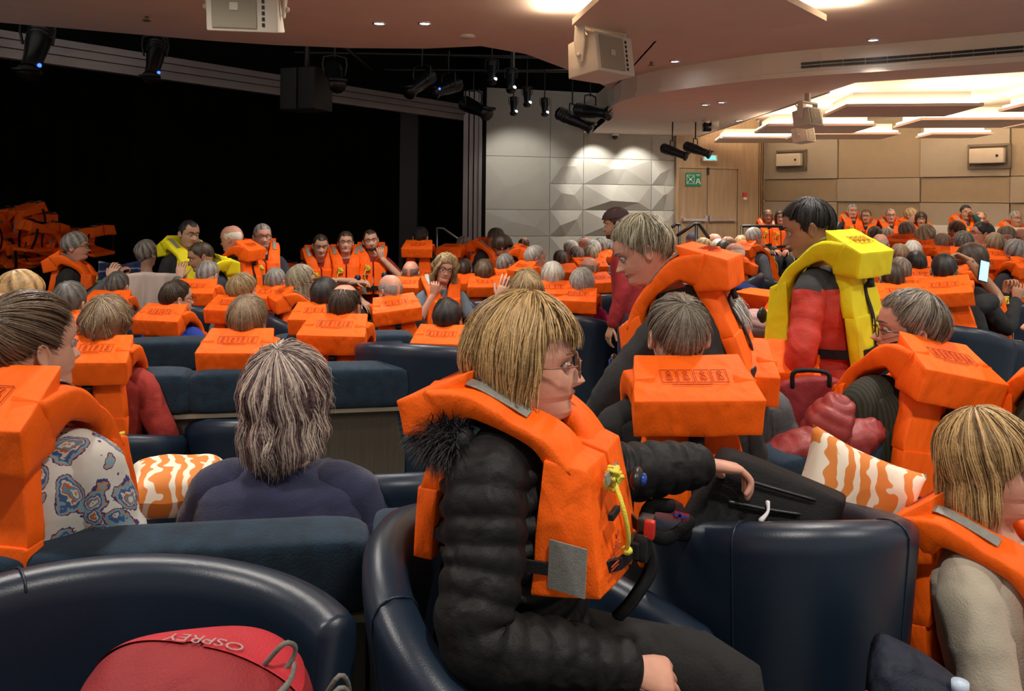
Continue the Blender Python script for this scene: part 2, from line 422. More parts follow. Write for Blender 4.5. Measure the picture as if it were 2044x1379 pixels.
# big near raft at the top of the picture
p0 = atz(1190, 62, 2.95); p1 = atz(1640, 40, 2.95)
r = empty('acoustic_raft', (2.5, 6.0, 2.93), rad(-8), 'large pink beige ceiling raft above the hanging speaker, lit round its edge', 'ceiling panel')
mb = MB()
c = [atz(1142, 50, 2.93), atz(1340, 88, 2.93), atz(1650, 42, 2.93), atz(1530, -20, 2.93), atz(1240, -40, 2.93)]
Ri = np.array(Matrix.Rotation(rad(8), 3, 'Z'))
pc = [Ri @ (np.array(q)-np.array((2.5, 6.0, 2.93))) for q in c]
mb.prism([(q[0], q[1]) for q in pc], 0, .05); pb = mb.build('panel_board', [CEIL, CEILW], r, smooth=False)
for f_ in pb.data.polygons: f_.material_index = 1 if abs(f_.normal.z) < .5 else 0
for i_ in range(3):
    l = bpy.data.lights.new('cove_lamp', 'AREA'); l.energy = 9; l.color = (1, .86, .64); l.shape = 'RECTANGLE'; l.size = .8; l.size_y = .5
    lo = bpy.data.objects.new('cove_lamp', l); COL.objects.link(lo); lo.parent = r; q_ = pc[(0, 2, 4)[i_]]*.86+np.mean(pc, axis=0)*.14; lo.location = (q_[0], q_[1], .06); lo.rotation_euler = (PI, 0, 0)
cc = np.mean(pc, axis=0)
mb = MB(); mb.prism([tuple((q*.8+cc*.2)[:2]) for q in pc], .05, .168); mb.build('core_box', CEILW, r, smooth=False)
mb = MB()
for i in range(5):
    a = pc[i]*.9+cc*.1; b_ = pc[(i+1) % 5]*.9+cc*.1
    tube(mb, [(a[0], a[1], .07), (b_[0], b_[1], .07)], .018, 6, 1)
mb.build('light_strip', GLOW, r)

# ---------------------------------------------------------------- side wall with faceted panels
WA, WB = np.array([at(961, 400, 14.9).x, 14.9]), np.array([at(1349, 400, 16.0).x, 16.0])
wdir = (WB-WA)/np.linalg.norm(WB-WA); wn = np.array([wdir[1], -wdir[0]]); wl = np.linalg.norm(WB-WA)
mb = MB(); q = WA-wn*.12; q2 = WB-wn*.12
mb.prism([tuple(WA-wn*.02), tuple(WB-wn*.02), tuple(WB-wn*.3), tuple(WA-wn*.3)], -.6, UC+.5)
ST(mb, 'wall_left', FACET)
cols = [0, wl*.335, wl*.505, wl*.865, wl]
rows = [-.38, .33, .83, 1.33, 1.83, 2.33, UC+.4]
rr = random.Random(5)
mb = MB()
for ci in range(4):
    for ri in range(6):
        u0, u1, z0, z1 = cols[ci]+.004, cols[ci+1]-.004, rows[ri]+.004, rows[ri+1]-.004
        if ci == 0 and ri in (3,): z1 = rows[5]-.004
        if ci == 0 and ri == 4: continue
        flat_ = (ri == 5)
        amp = .005 if flat_ else (.03 if ci == 0 else .085)
        def W3(u, z, h): p = WA+wdir*u+wn*h; return (p[0], p[1], z)
        k1 = (u0+(u1-u0)*rr.uniform(.25, .45), z0+(z1-z0)*rr.uniform(.35, .65)); k2 = (u0+(u1-u0)*rr.uniform(.6, .8), z0+(z1-z0)*rr.uniform(.3, .7))
        base = .004
        V = [W3(u0, z0, base), W3(u1, z0, base), W3(u1, z1, base), W3(u0, z1, base), W3(*k1, base+amp), W3(*k2, base+amp*.55), W3((u0+u1)/2, z1, base), W3((u0+u1)/2, z0, base)]
        mb.add(V, [(0, 7, 4), (7, 5, 4), (7, 1, 5), (1, 2, 5), (2, 6, 5), (6, 4, 5), (6, 3, 4), (3, 0, 4)])
ST(mb, 'trim_2', FACET)
# ---------------------------------------------------------------- oak wall with double door
DA, DB = np.array([at(1351, 400, 15.9).x, 15.9]), np.array([at(1478, 400, 16.25).x, 16.25])
ddir = (DB-DA)/np.linalg.norm(DB-DA); dn = np.array([ddir[1], -ddir[0]]); dl = np.linalg.norm(DB-DA)
PC = np.array([at(1524, 400, 16.9).x, 16.9])
def onl(A, d, n, u, h): q = A+d*u+n*h; return (q[0], q[1])
def wbox(mb, A, d, n, u0, u1, h0, h1, z0, z1, mat=0):
    mb.prism([onl(A, d, n, u0, h1), onl(A, d, n, u1, h1), onl(A, d, n, u1, h0), onl(A, d, n, u0, h0)], z0, z1, mat)
mb = MB(); wbox(mb, DA, ddir, dn, -.02, dl+.45, -.3, -.06, -.6, UC+.3); wbox(mb, DA, ddir, dn, -.02, .06, -.06, 0, -.4, LC); wbox(mb, DA, ddir, dn, dl-.06, dl+.4, -.06, 0, -.4, LC); wbox(mb, DA, ddir, dn, .06, dl-.06, -.06, 0, 2.18, LC)
ST(mb, 'wall_back', OAK)
mb = MB(); e_ = np.array([PC[0]-.02, PC[1]+.02]); s_ = DB+ddir*.4
mb.prism([tuple(s_), (PC[0], PC[1]), (PC[0], PC[1]+.4), (s_[0], s_[1]+.4)], -.4, LC)
for t in (.12, .5, .88):
    c_ = s_*(1-t)+PC*t; mb.box((c_[0], c_[1]-.02, (LC-.4)/2), (.012, .05, LC+.4))
ST(mb, 'trim_3', OAK)
mid = dl/2-.03
dz0 = .02
for k, (u0, u1) in enumerate(((.07, mid-.005), (mid+.005, dl-.07))):
    mb = MB(); wbox(mb, DA, ddir, dn, u0, u1, -.055, -.015, dz0-.2, 2.17)
    dr = ST(mb, 'door_%d' % (k+1), OAK)
    mb = MB(); wbox(mb, DA, ddir, dn, u0+.05, u1-.06, .03, .06, 1.13, 1.175); wbox(mb, DA, ddir, dn, u0+.05, u0+.1, -.015, .05, 1.12, 1.185); wbox(mb, DA, ddir, dn, u1-.1, u1-.05, -.015, .05, 1.12, 1.185)
    if k == 0: wbox(mb, DA, ddir, dn, u1-.07, u1-.02, -.015, .05, 1.12, 1.24)
    else: wbox(mb, DA, ddir, dn, u0+.02, u0+.07, -.015, .05, 1.12, 1.24)
    mb.build('push_bar', SILVER, dr, smooth=False)
mb = MB(); wbox(mb, DA, ddir, dn, mid-.005, mid+.005, -.05, -.012, -.2, 2.17); wbox(mb, DA, ddir, dn, mid-.02, mid+.02, -.02, .02, 2.05, 2.2); ST(mb, 'trim_4', BLACKPL)
# green muster sign with assembly symbol and the letter A
def flatm(c, e=0): return mat(c, .5, name='print', emit=e)
_u = (1383-1351)/(1478-1351)*dl; _q = onl(DA, ddir, dn, _u, .0); sg = Vector((_q[0], _q[1], at(1383, 358, _q[1]).z)); sz = .34
ang = math.atan2(ddir[1], ddir[0])
Rr = empty('muster_sign', (sg.x, sg.y, sg.z), ang, 'green and white assembly sign with letter A on the oak door', 'sign')
mb = MB(); mb.box((0, 0, 0), (sz*.98, .012, .27)); mb.build('sign_plate', flatm((.01, .26, .13)), Rr, smooth=False)
Wm = flatm((.75, .80, .74))
mb = MB(); y = -.009
for (cx, cz, w, h) in ((-.065, .085, .17, .008), (-.065, -.085, .17, .008), (-.146, 0, .008, .17), (.016, 0, .008, .17), (-.065, 0, .05, .04), (.10, .095, .09, .010), (.10, .075, .07, .008)): mb.box((cx, y, cz), (w, .005, h))
for sx in (-1, 1):
    for sz_ in (-1, 1): mb.box((-.065+sx*.048, y, sz_*.048), (.055, .005, .011), rot3(ry=-sx*sz_*PI/4))
for (cx, a) in ((.072, .33), (.128, -.33)): mb.box((cx, y, -.04), (.020, .005, .115), rot3(ry=a))
mb.box((.10, y, -.055), (.06, .005, .016))
mb.build('sign_symbol', Wm, Rr, smooth=False)
p = at(1417, 315, 15.85); Rr = empty('exit_light', tuple(p), ang, 'small lit blue green exit light above the oak doors', 'sign')
mb = MB(); mb.box((0, 0, 0), (.30, .05, .12)); mb.build('housing', WHITEPL, Rr, smooth=False)
mb = MB(); mb.box((0, -.03, 0), (.22, .012, .07)); mb.build('lit_face', mat((.10, .55, .55), 1, emit=1.2), Rr, smooth=False)
mb = MB(); mb.box((-.05, -.037, 0), (.03, .004, .04)); mb.box((.03, -.037, 0), (.07, .004, .012)); mb.build('sign_symbol', Wm, Rr, smooth=False)
p = at(1487, 389, 16.1); mb = MB(); mb.box(tuple(p), (.08, .06, .09)); mb.box((p.x, p.y, p.z-.07), (.07, .05, .05), mat=1)
tag(mb.build('fire_alarm_point', [mat((.5, .02, .02), .4), WHITEPL], smooth=False), 'small red fire call point on the oak wall', 'alarm')

# ---------------------------------------------------------------- right wall with fabric panels
RA = np.array([PC[0], PC[1]]); RB = np.array([at(2044, 400, 13.3).x, 13.3]); rd_ = (RB-RA)/np.linalg.norm(RB-RA); rn = np.array([rd_[1], -rd_[0]])
if rn[1] > 0: rn = -rn
mb = MB(); mb.prism([tuple(RA-rn*.03), tuple(RA+rd_*8-rn*.03), tuple(RA+rd_*8-rn*.4), tuple(RA-rn*.4)], -.5, UC+.5)
ST(mb, 'wall_right', PANELB)
def ulen(px):   # where the wall is cut by the view ray through this pixel column
    k = (px-CX)/F; d = rd_; A = RA
    return (k*A[1]-A[0])/(d[0]-k*d[1])
ucol = [0, ulen(1673), ulen(1838), ulen(2017), ulen(2200), ulen(2500)]
rowsz = [(LC+.3, 2.0, 0), (1.985, 1.55, 1), (1.535, .0, 2)]
mbA, mbB = MB(), MB()
for ci in range(5):
    for ri, (zt, zb, _) in enumerate(rowsz):
        odd = (ci+ri) % 2
        h = .02+.035*(1-odd)
        wbox(mbB if odd else mbA, RA, rd_, rn, ucol[ci]+.008, ucol[ci+1]-.008, -.03, h, zb, zt)
ST(mbA, 'trim_5', PANELA); ST(mbB, 'trim_6', PANELB)
def wallspeaker(px, py, label):
    u = ulen(px); q = onl(RA, rd_, rn, u, .06); Y = q[1]; z = CZ-(py-ROLL*(px-CX)-HY)/F*Y
    a = math.atan2(rd_[1], rd_[0])
    r = empty('wall_speaker', (q[0], q[1], z), a, label, 'speaker', 'speakers in wall niches')
    mb = MB()
    for (cx, cz, w, h) in ((0, .19, .66, .04), (0, -.19, .66, .04), (-.31, 0, .04, .38), (.31, 0, .04, .38)): mb.box((cx, -.02, cz), (w, .06, h))
    mb.box((0, 0.0, 0), (.6, .02, .36)); mb.build('niche_frame', mat((.20, .17, .13), .6), r, smooth=False)
    mb = MB(); hexa(mb, block8(-.27, .25, -.16, -.01, -.12, .13), 2, .1, .02); mb.build('speaker_box', WHITEPL, r)
    mb = MB(); mb.box((.16, -.165, 0), (.035, .01, .04)); mb.build('badge', BLACKPL, r, smooth=False)
wallspeaker(1583, 320, 'white speaker in a framed niche near the oak panelling')
wallspeaker(1977, 312, 'white speaker in a framed niche farther from the oak panelling')
# long pale bench back and dark low partition in front of the rear seats
mb = MB(); A2 = RA+rn*1.0
wbox(mb, A2, rd_, rn, 1.3, 9, -.15, 0, .6, 1.16)
wbox(mb, A2, rd_, rn, .6, 9, 0, .55, .02, .46)
tag(mb.build('banquette', mat((.60, .55, .47), .6, .2, 40), smooth=False), 'long pale upholstered banquette along the beige wall', 'bench')
mb = MB(); A3 = np.array([at(1735, 400, 12.3).x, 12.3]); dd3 = rd_
wbox(mb, A3, dd3, rn, 0, 6.5, -.05, 0, .0, 1.02)
ST(mb, 'partition', NAVYDARK)
mb = MB(); wbox(mb, A3, dd3, rn, -.02, 6.5, -.07, .02, 1.02, 1.06); ST(mb, 'trim_7', BLACKPL)
def railing(label, pts, posts, r=.022, m=BLACKPL, mid=None):
    root = empty('handrail', tuple(pts[0]), 0, label, 'railing'); o = np.array(pts[0])
    mb = MB(); tube(mb, [np.array(q)-o for q in pts], r, 8, 1); mb.build('rail', m, root)
    for q in posts:
        mb = MB(); q = np.array(q); f = np.array((q[0], q[1], floorz(q[0], q[1]))); tube(mb, [q-o, f-o], r*.9, 8, 1, cap=False); mb.build('post', m, root)
    return root
a = at(1481, 451, 11.9); b_ = at(1590, 452, 11.9); railing('black rail enclosing the raised rear seats by the oak wall', [a, b_], [a, at(1500, 452, 11.9), b_])
railing('black bent handrail before the oak doors, at the aisle steps', [at(1352, 470, 10), at(1386, 447, 10), at(1395, 447, 10), at(1415, 475, 10)], [at(1390, 447, 10)])
railing('black bent handrail against the faceted wall', [at(1325, 465, 10.6), at(1350, 447, 10.6), at(1357, 449, 10.6)], [at(1356, 449, 10.6)])
railing('thin grey metal handrail sloping down beside the stage', [at(872, 455, 11.6), at(885, 456, 11.6), at(935, 492, 11.6)], [at(872, 455, 11.6)], .016, METAL)

# ---------------------------------------------------------------- stage
HA = np.array([at(0, 400, 8.3).x, 8.3]); HB = np.array([at(925, 400, 14.4).x, 14.4]); hd = (HB-HA)/np.linalg.norm(HB-HA); hn = np.array([hd[1], -hd[0]]); hl = np.linalg.norm(HB-HA)
mb = MB()
for i, (z0, z1, h) in enumerate(((2.93, 3.03, 0), (3.035, 3.12, .03), (3.125, 3.2, .06))): wbox(mb, HA, hd, hn, -2, hl+.12, -.12, h, z0, z1)
ST(mb, 'beam', METAL)
# proscenium column ribs
pc0 = at(927, 400, 14.45)
mb = MB()
for i, (px, w, dy) in enumerate(((929, .085, 0), (940, .07, .03), (950, .07, .0), (958, .05, -.03))):
    q = at(px, 400, 14.45+dy); mb.box((q.x, q.y, 1.5), (w, .14, 3.9))
ST(mb, 'column', METAL)
# stage house, all black
mb = MB()
mb.box((-6, 19.5, 2), (16, .1, 6)); mb.box((-12, 13, 2), (.1, 14, 6)); mb.box((-6, 16, 5.2), (14, 18, .1)); 
mb.prism([tuple(HA-hn*.3-hd*4), tuple(HB-hn*.3), tuple(HB-hn*.2), tuple(HA-hn*.2-hd*4)], 3.2, 5.2)
mb.box((-.55, 17.0, 2), (.12, 4.6, 5.5))
mb.box((3, 13.0, 4.3), (.2, 9, 2.2)); mb.box((0, 15.6, 4.2), (5, .1, 2.2))
ST(mb, 'wall_stage', BLACK)
mb = MB(); n = 120
P = np.array([[(-11.5+i*.1, 17.5+.06*math.sin(i*1.1)+.03*math.sin(i*2.3), z) for z in (-.2, 1.5, 5)] for i in range(n)]); mb.grid(P)
tag(mb.build('stage_curtain', BLACK2), 'dark pleated curtain at the rear of the black stage', 'curtain')
q = at(817, 400, 15.5); mb = MB(); mb.box((q.x, q.y, 1.6), (.34, .3, 4.2)); ST(mb, 'pillar', mat((.06, .055, .055), .7))
SE = [(-9, 7.7), (-6, 8.0), (-4, 8.45), (-2.6, 9.05), (-1.6, 9.9), (-1.0, 10.8), (-.75, 12), (-.75, 14.3)]
SEc = [tuple(q) for q in crom(SE, 5)]
mb = MB(); mb.prism(SEc+[(-.75, 19.4), (-11.9, 19.4), (-11.9, 7.7)], -.38, .30)
ST(mb, 'floor_stage', mat((.012, .011, .010), .45, name='stage_floor'))
# ---------------------------------------------------------------- heads, hair, hands, clothes
HAIRM = {}
def hairmat(dark, light, mid=None, rough=.42):
    k = (dark, light, mid)
    if k in HAIRM: return HAIRM[k]
    m, nt, b = newmat('hair'); L = nt.links.new
    a = N(nt, 'ShaderNodeAttribute'); a.attribute_name = 'rnd'
    tc = N(nt, 'ShaderNodeTexCoord'); n = N(nt, 'ShaderNodeTexNoise', Scale=70.0, Detail=3.0); L(tc.outputs['Object'], n.inputs['Vector'])
    mm = N(nt, 'ShaderNodeMath', operation='MULTIPLY_ADD'); mm.inputs[1].default_value = .5; L(n.outputs['Fac'], mm.inputs[0]); 
    m2 = N(nt, 'ShaderNodeMath', operation='MULTIPLY'); m2.inputs[1].default_value = .75; L(a.outputs['Fac'], m2.inputs[0]); L(m2.outputs[0], mm.inputs[2])
    r = N(nt, 'ShaderNodeValToRGB'); r.color_ramp.elements[0].position = .25; r.color_ramp.elements[1].position = .85
    r.color_ramp.elements[0].color = (*dark, 1); r.color_ramp.elements[1].color = (*light, 1)
    if mid: e_ = r.color_ramp.elements.new(.5); e_.color = (*mid, 1)
    L(mm.outputs[0], r.inputs[0]); L(r.outputs[0], b.inputs['Base Color'])
    b.inputs['Roughness'].default_value = rough; b.inputs['Specular IOR Level'].default_value = .35
    bp = N(nt, 'ShaderNodeBump', Strength=.5, Distance=.004); n3 = N(nt, 'ShaderNodeTexNoise', Scale=160.0); L(tc.outputs['Object'], n3.inputs['Vector']); L(n3.outputs['Fac'], bp.inputs['Height']); L(bp.outputs[0], b.inputs['Normal'])
    HAIRM[k] = m
    return m
HC = {'black': ((.006, .005, .005), (.035, .030, .028)), 'dkbrown': ((.016, .010, .007), (.075, .048, .030)), 'brown': ((.045, .026, .014), (.16, .10, .058)),
      'ltbrown': ((.12, .075, .042), (.36, .25, .15)), 'blond': ((.14, .085, .035), (.55, .40, .20)), 'ash': ((.13, .11, .07), (.50, .44, .30)), 'goldblond': ((.12, .060, .020), (.62, .40, .17)),
      'grey': ((.07, .065, .06), (.34, .32, .29)), 'dkgrey': ((.025, .023, .02), (.15, .14, .125)), 'silver': ((.22, .21, .19), (.66, .64, .58)), 'white': ((.42, .40, .34), (.85, .82, .72)),
      'saltpepper': ((.035, .03, .025), (.36, .34, .30)), 'purple': ((.030, .016, .016), (.42, .35, .27)), 'greybrown': ((.07, .05, .035), (.26, .21, .16))}
SK = {'pale': (.62, .36, .25), 'pink': (.60, .30, .21), 'tan': (.42, .22, .13), 'olive': (.46, .27, .17)}

_zt = np.array([.02, 0, -.02, -.042, -.058, -.070, -.082, -.094, -.106, -.116, -.126, -.14, -.16, -.19])
_yf = np.array([.0925, .083, .086, .088, .0905, .084, .088, .090, .083, .064, .046, .040, .040, .046])
_yb = np.array([-.108, -.107, -.102, -.092, -.083, -.078, -.074, -.070, -.068, -.067, -.067, -.068, -.072, -.08])
_w = np.array([.0765, .0745, .0725, .069, .065, .062, .0585, .055, .053, .052, .052, .0535, .058, .070])
def head_pts(nu, nv):
    zz = np.concatenate([.113-.098*(np.linspace(0, 1, nv//3)**2)*.95, np.linspace(.015, -.12, nv)[0:], [-.13, -.145, -.165, -.19]])
    zz = np.array(sorted(set(np.round(zz, 5)))[::-1])
    th = np.linspace(0, 2*PI, nu, endpoint=False)
    out = []
    for z in zz:
        if z >= .02:
            t = (z-.02)/.0985; s = max(1e-3, (1-min(1, t)**2.15))**.5
            w, yb, yf = .0765*s, -.006-.102*s, -.006+.0985*s
        else:
            zr, = [z]; w, yb, yf = (np.interp(-zr, -_zt, a) for a in (_w, _yb, _yf))
        yc = np.interp(-z, [-.1, .04, .10, .13], [-.006, -.012, -.022, -.02])
        c, sn = np.cos(th), np.sin(th)
        x = w*np.sign(sn)*np.abs(sn)**.92
        y = np.where(c > 0, yc+(yf-yc)*np.abs(c)**.88*1.0, yc-(yc-yb)*np.abs(c)**.95)
        fr = c > 0
        # nose
        nz = np.interp(-z, [-.012, 0, .015, .030, .038, .044, .050], [0, .005, .014, .025, .029, .020, 0])
        nw = np.interp(-z, [-.01, .02, .036, .046], [.008, .0095, .0155, .015])
        y = y+np.where(fr, nz*np.exp(-(x/nw)**2), 0)
        # eye sockets, cheeks, lips, philtrum, chin
        y = y-np.where(fr, .0115*np.exp(-((np.abs(x)-.031)/.016)**2-((z+.000)/.013)**2), 0)
        y = y+np.where(fr, .004*np.exp(-((np.abs(x)-.028)/.02)**2-((z-.020)/.008)**2), 0)
        y = y+np.where(fr, .004*np.exp(-((np.abs(x)-.040)/.02)**2-((z+.036)/.02)**2), 0)
        lip = .0055*np.exp(-((z+.0595)/.0045)**2)+.0055*np.exp(-((z+.0695)/.0045)**2)
        y = y+np.where(fr, lip*np.exp(-(x/.021)**4), 0)
        out.append(np.stack([x, y, np.full(nu, z)], -1))
    return np.array(out)
def add_head(mb, T, nu, nv, lod, body_rings=None):
    """head and neck as one surface flowing into the torso rings"""
    P = head_pts(nu, nv)
    P2 = T(P)
    if body_rings is not None: P2 = np.vstack([P2, body_rings(nu)])
    lipmask = None
    base = mb.n
    n, m = P2.shape[:2]
    mb.grid(P2, close=True, cap0=True, cap1=True, mat=0)
    # colour the lips
    Z = P[..., 2]; X = P[..., 0]; Yv = P[..., 1]
    k0 = len(mb.Mi)-((n-1)*m+2)
    for i in range(P.shape[0]-1):
        z = (Z[i, 0]+Z[i+1, 0])/2
        if -.0755 < z < -.0555:
            for j in range(m):
                if Yv[i, j] > .05 and abs(X[i, j]) < .023*(1-((z+.065)/.013)**2*.8): mb.Mi[k0+i*m+j] = 1
def add_ear(mb, T, s, lod):
    n = 12 if lod < 2 else 8
    th = np.linspace(0, 2*PI, n, endpoint=False)
    c = np.array((s*.074, -.014, -.012)); rings = []
    for (k, out, r) in ((1.0, 0, 1), (1.0, .010, 1.05), (.82, .016, 1.0), (.66, .012, 1), (.3, .007, 1)):
        y = -np.sin(th)*.016*k-.004*np.cos(th)-out*.45; z = np.cos(th)*.031*k*np.where(np.cos(th) < 0, .9, 1)
        rings.append(np.stack([np.full(n, s*out), y, z], -1)+c)
    mb.grid(T(np.array(rings)), close=True, cap1=True)
def skull(u, t):
    """u: unit vectors (n,3) -> point on the skull grown by t, in head space"""
    r = np.array([.0775, .1025, .0975])
    return np.array([0, -.006, .018])+u*(r+np.asarray(t)[..., None])
# hairlines: azimuth (0 front .. 180 back) -> height where hair ends
HL = {'short': ([0, 30, 50, 66, 80, 95, 112, 140, 180], [.072, .070, .052, .028, -.022, .016, -.022, -.075, -.088]),
      'cover': ([0, 30, 50, 66, 80, 95, 112, 140, 180], [.052, .046, .030, .000, -.035, -.04, -.05, -.09, -.10]),
      'long': ([0, 25, 45, 60, 80, 95, 112, 140, 180], [.066, .060, .030, -.03, -.03, -.03, -.03, -.03, -.03]),
      'bangs': ([0, 25, 45, 60, 80, 95, 112, 140, 180], [.042, .038, .020, -.01, -.03, -.03, -.03, -.03, -.03])}
HL['heroine'] = ([0, 22, 36, 50, 62, 74, 84, 112, 180], [.034, .040, .062, .058, .034, .0, -.03, -.03, -.03])
STY = {  # base hairline, thickness, drop by azimuth, curl in/out at the tip, noise, crown tilt, wave, front sweep
 'short': dict(hl='short', t=.012, n=.004),
 'crop': dict(hl='short', t=.006, n=.002),
 'womanshort': dict(hl='cover', t=.019, n=.007, wave=.004),
 'fluffy': dict(hl='cover', t=.032, n=.012, wave=.010),
 'curly': dict(hl='cover', t=.030, n=.014, wave=.014, drop=([0, 60, 80, 180], [0, 0, .02, .04])),
 'bob': dict(hl='bangs', t=.022, n=.005, drop=([0, 50, 62, 90, 130, 180], [0, 0, .055, .085, .095, .085]), tip=.80, wave=.004),
 'long': dict(hl='long', t=.016, n=.005, drop=([0, 45, 60, 90, 180], [0, .0, .14, .20, .24]), tip=.95, wave=.005),
 'shag': dict(hl='long', t=.026, n=.008, drop=([0, 45, 60, 90, 180], [0, .0, .06, .12, .16]), tip=1.12, wave=.013),
 'curlylong': dict(hl='long', t=.040, n=.012, drop=([0, 40, 60, 90, 180], [0, .02, .10, .13, .14]), tip=1.2, wave=.016),
 'bun': dict(hl='short', t=.008, n=.002, bun=1),
 'pulled': dict(hl='short', t=.010, n=.002),
 'bald': dict(hl='short', t=.005, n=.0015, start=([0, 45, 70, 110, 180], [9, 9, .045, .055, .045])),
 'balding': dict(hl='short', t=.008, n=.002, start=([0, 40, 60, 110, 180], [9, .085, .085, .09, .10])),
 'shaved': None}
def hair(T, sty, col, parent, lod, seed=0, strands=0, over=None, shell=True, sr=.0011):
    st = STY[sty]
    if st is None: return None
    st = dict(st)
    if over: st.update(over)
    tilt = st.get('tilt', rad(24)); R = rot3(rx=tilt)     # crown sits toward the back
    hz, hh = HL[st['hl']]; r_ = np.random.default_rng(seed)
    def meridian(a, ns):
        th = np.linspace(.02, rad(165), 60)
        u = np.stack([np.sin(th)*np.sin(a), np.sin(th)*np.cos(a), np.cos(th)], -1) @ R.T
        p = skull(u, np.zeros(60)); az = np.degrees(np.abs(np.arctan2(u[:, 0], u[:, 1]+.1)))
        zl = np.interp(az, hz, hh)+(.007*np.sin(9*a+seed)+.005*np.sin(23*a))*np.clip((az-20)/40, .2, 1)
        stop = np.argmax(p[:, 2] < zl) if (p[:, 2] < zl).any() else 59
        stop = max(stop, 3)
        i0 = 0
        if 'start' in st:
            zs = np.interp(az, *st['start'])
            ok = p[:, 2] < zs
            i0 = np.argmax(ok) if ok.any() else 58
            if zs[min(stop, 59)] > 5 or i0 >= stop: return None
        aze = az[stop]; dr = np.interp(aze, *st['drop']) if 'drop' in st else 0
        return th[i0], th[stop], dr, u[stop]
    def curve(a, s, t, md, wv=0, ph=0.0):
        """s 0..1 down the meridian then the drop; t thickness array"""
        t0, t1, dr, _ = md
        L1 = (t1-t0)*.10; tot = L1+dr+1e-6; d = s*tot
        th = t0+np.minimum(d, L1)/.10
        u = np.stack([np.sin(th)*np.sin(a), np.sin(th)*np.cos(a), np.cos(th)], -1) @ R.T
        fr_ = np.clip(u[:, 1]/(np.hypot(u[:, 0], u[:, 1])+1e-6), 0, 1)*np.clip(1.15-u[:, 2], 0, 1); t = np.asarray(t)*(1-.55*fr_)
        if dr < .01: t = np.asarray(t)*(1-.62*np.clip(s, 0, 1)**3)
        p = skull(u, t)
        ex = np.maximum(0, d-L1); k = ex/(dr+1e-6) if dr > 0 else ex*0
        tip = st.get('tip', 1.0)
        c = np.array([0, -.02, 0])
        hor = p-c; f = 1+(tip-1)*k**1.5+.10*np.sin(PI*np.minimum(1, k))*(dr > 0)
        if dr > 0: p = np.stack([c[0]+hor[:, 0]*f, c[1]+hor[:, 1]*f, p[:, 2]-ex], -1)
        if wv: 
            p = p+wv*np.minimum(1, s*2)[:, None]*np.stack([np.sin(s*tot*70+ph), np.cos(s*tot*62+ph*1.7), .3*np.sin(s*tot*80+ph*2.1)], -1)
        return p
    mb = MB(); t = st['t']
    nm = {0: 72, 1: 32, 2: 22}[lod]; ns = {0: 30, 1: 14, 2: 9}[lod]
    if 'start' in st:
        arr = []
        for a in np.linspace(0, 2*PI, nm, endpoint=False):
            md = meridian(a, ns); arr.append((a, md))
        k = 0
        for (a, md), (a2, md2) in zip(arr, arr[1:]+arr[:1]):
            if md is None or md2 is None: continue
            s = np.linspace(0, 1, ns); prof = t*np.sin(PI*np.clip(s, .08, .92))**.4
            P1, P2 = (curve(x, s, prof+st['n']*pnoise(np.stack([np.cos(x)*np.ones(ns), np.sin(x)*np.ones(ns), s], -1), 9, seed), m_) for x, m_ in ((a, md), (a2, md2)))
            mb.grid(T(np.array([P1, P2])), att=float(.5+.06*math.sin(a*31)))
    elif shell:
        rows_ = []
        for a in np.linspace(0, 2*PI, nm, endpoint=False):
            md = meridian(a, ns); s = np.linspace(0, 1, ns); e = np.clip((1-s)*9, 0, 1)**.5
            tt = t*(.25+.75*e) if md[2] == 0 else t*np.ones(ns)
            q = np.stack([np.cos(a)*np.ones(ns), np.sin(a)*np.ones(ns), s*.5], -1)
            tt = tt+st['n']*(pnoise(q, 7, seed)+.5*pnoise(q, 19, seed+1))*np.minimum(1, s*3)
            if lod < 1: tt = tt-.004
            rows_.append(curve(a, s, tt, md, st.get('wave', 0)*.35, 3*np.sin(a*3)))
        P = np.array(rows_).transpose(1, 0, 2)
        at_ = np.clip(.45+.35*np.sin(np.arange(nm)*2.3)[None, :]+0*np.arange(ns)[:, None]+.2*pnoise(P, 60, seed), 0, 1).reshape(-1)
        if strands: at_ = at_*.35
        # inner return so the shell has thickness
        mb.grid(T(P), close=True, cap0=True, att=at_)
        Q = P[::-1][:ns//3].copy(); Q = Q*np.array([.86, .88, 1])+np.array([0, -.001, .004]); mb.grid(T(np.concatenate([P[-1:], Q])), close=True, att=.2)
    if strands:
        for k in range(strands):
            a = r_.uniform(0, 2*PI); md = meridian(a, 8)
            if md is None: continue
            s0 = r_.uniform(0, .55) if r_.random() < .6 else r_.uniform(0, .15); s1 = min(1.0, s0+r_.uniform(.35, .7)) if r_.random() < .4 else r_.uniform(.93, 1.04)
            s = np.linspace(s0, s1, 9); off = r_.normal(0, .35)*st['n']+r_.uniform(-.001, .004)
            cl = math.sin(a*23+1.7*math.sin(a*7)); ww = st.get('wave', .0)
            tt = t-.003+off+.0015*np.sin(s*9+k)
            if r_.random() < .04: tt = tt+r_.uniform(.002, .010)*s
            P = curve(a+.10*math.sin(a*11)+(r_.normal()*.5+.6*math.sin(a*5+1))*st.get('swirl', .10)*s, s, tt, md, ww*r_.uniform(.5, 1.0), ph=3.0*math.sin(a*3)+r_.normal()*.15)
            sw = r_.normal()*st.get('mess', .006); P = P+np.outer(np.minimum(1, (s-s0)*2), [sw, sw*.3, 0])
            if np.abs(P-np.array([0, -.03, -.05])).max() > .26 or not np.isfinite(P).all(): continue
            rr_ = sr*r_.uniform(.5, 1.1)*np.array([.5, 1, 1.1, 1.1, 1.1, 1, .9, .6, .15])
            Tn = np.gradient(P, axis=0); Tn /= np.linalg.norm(Tn, axis=1)[:, None]
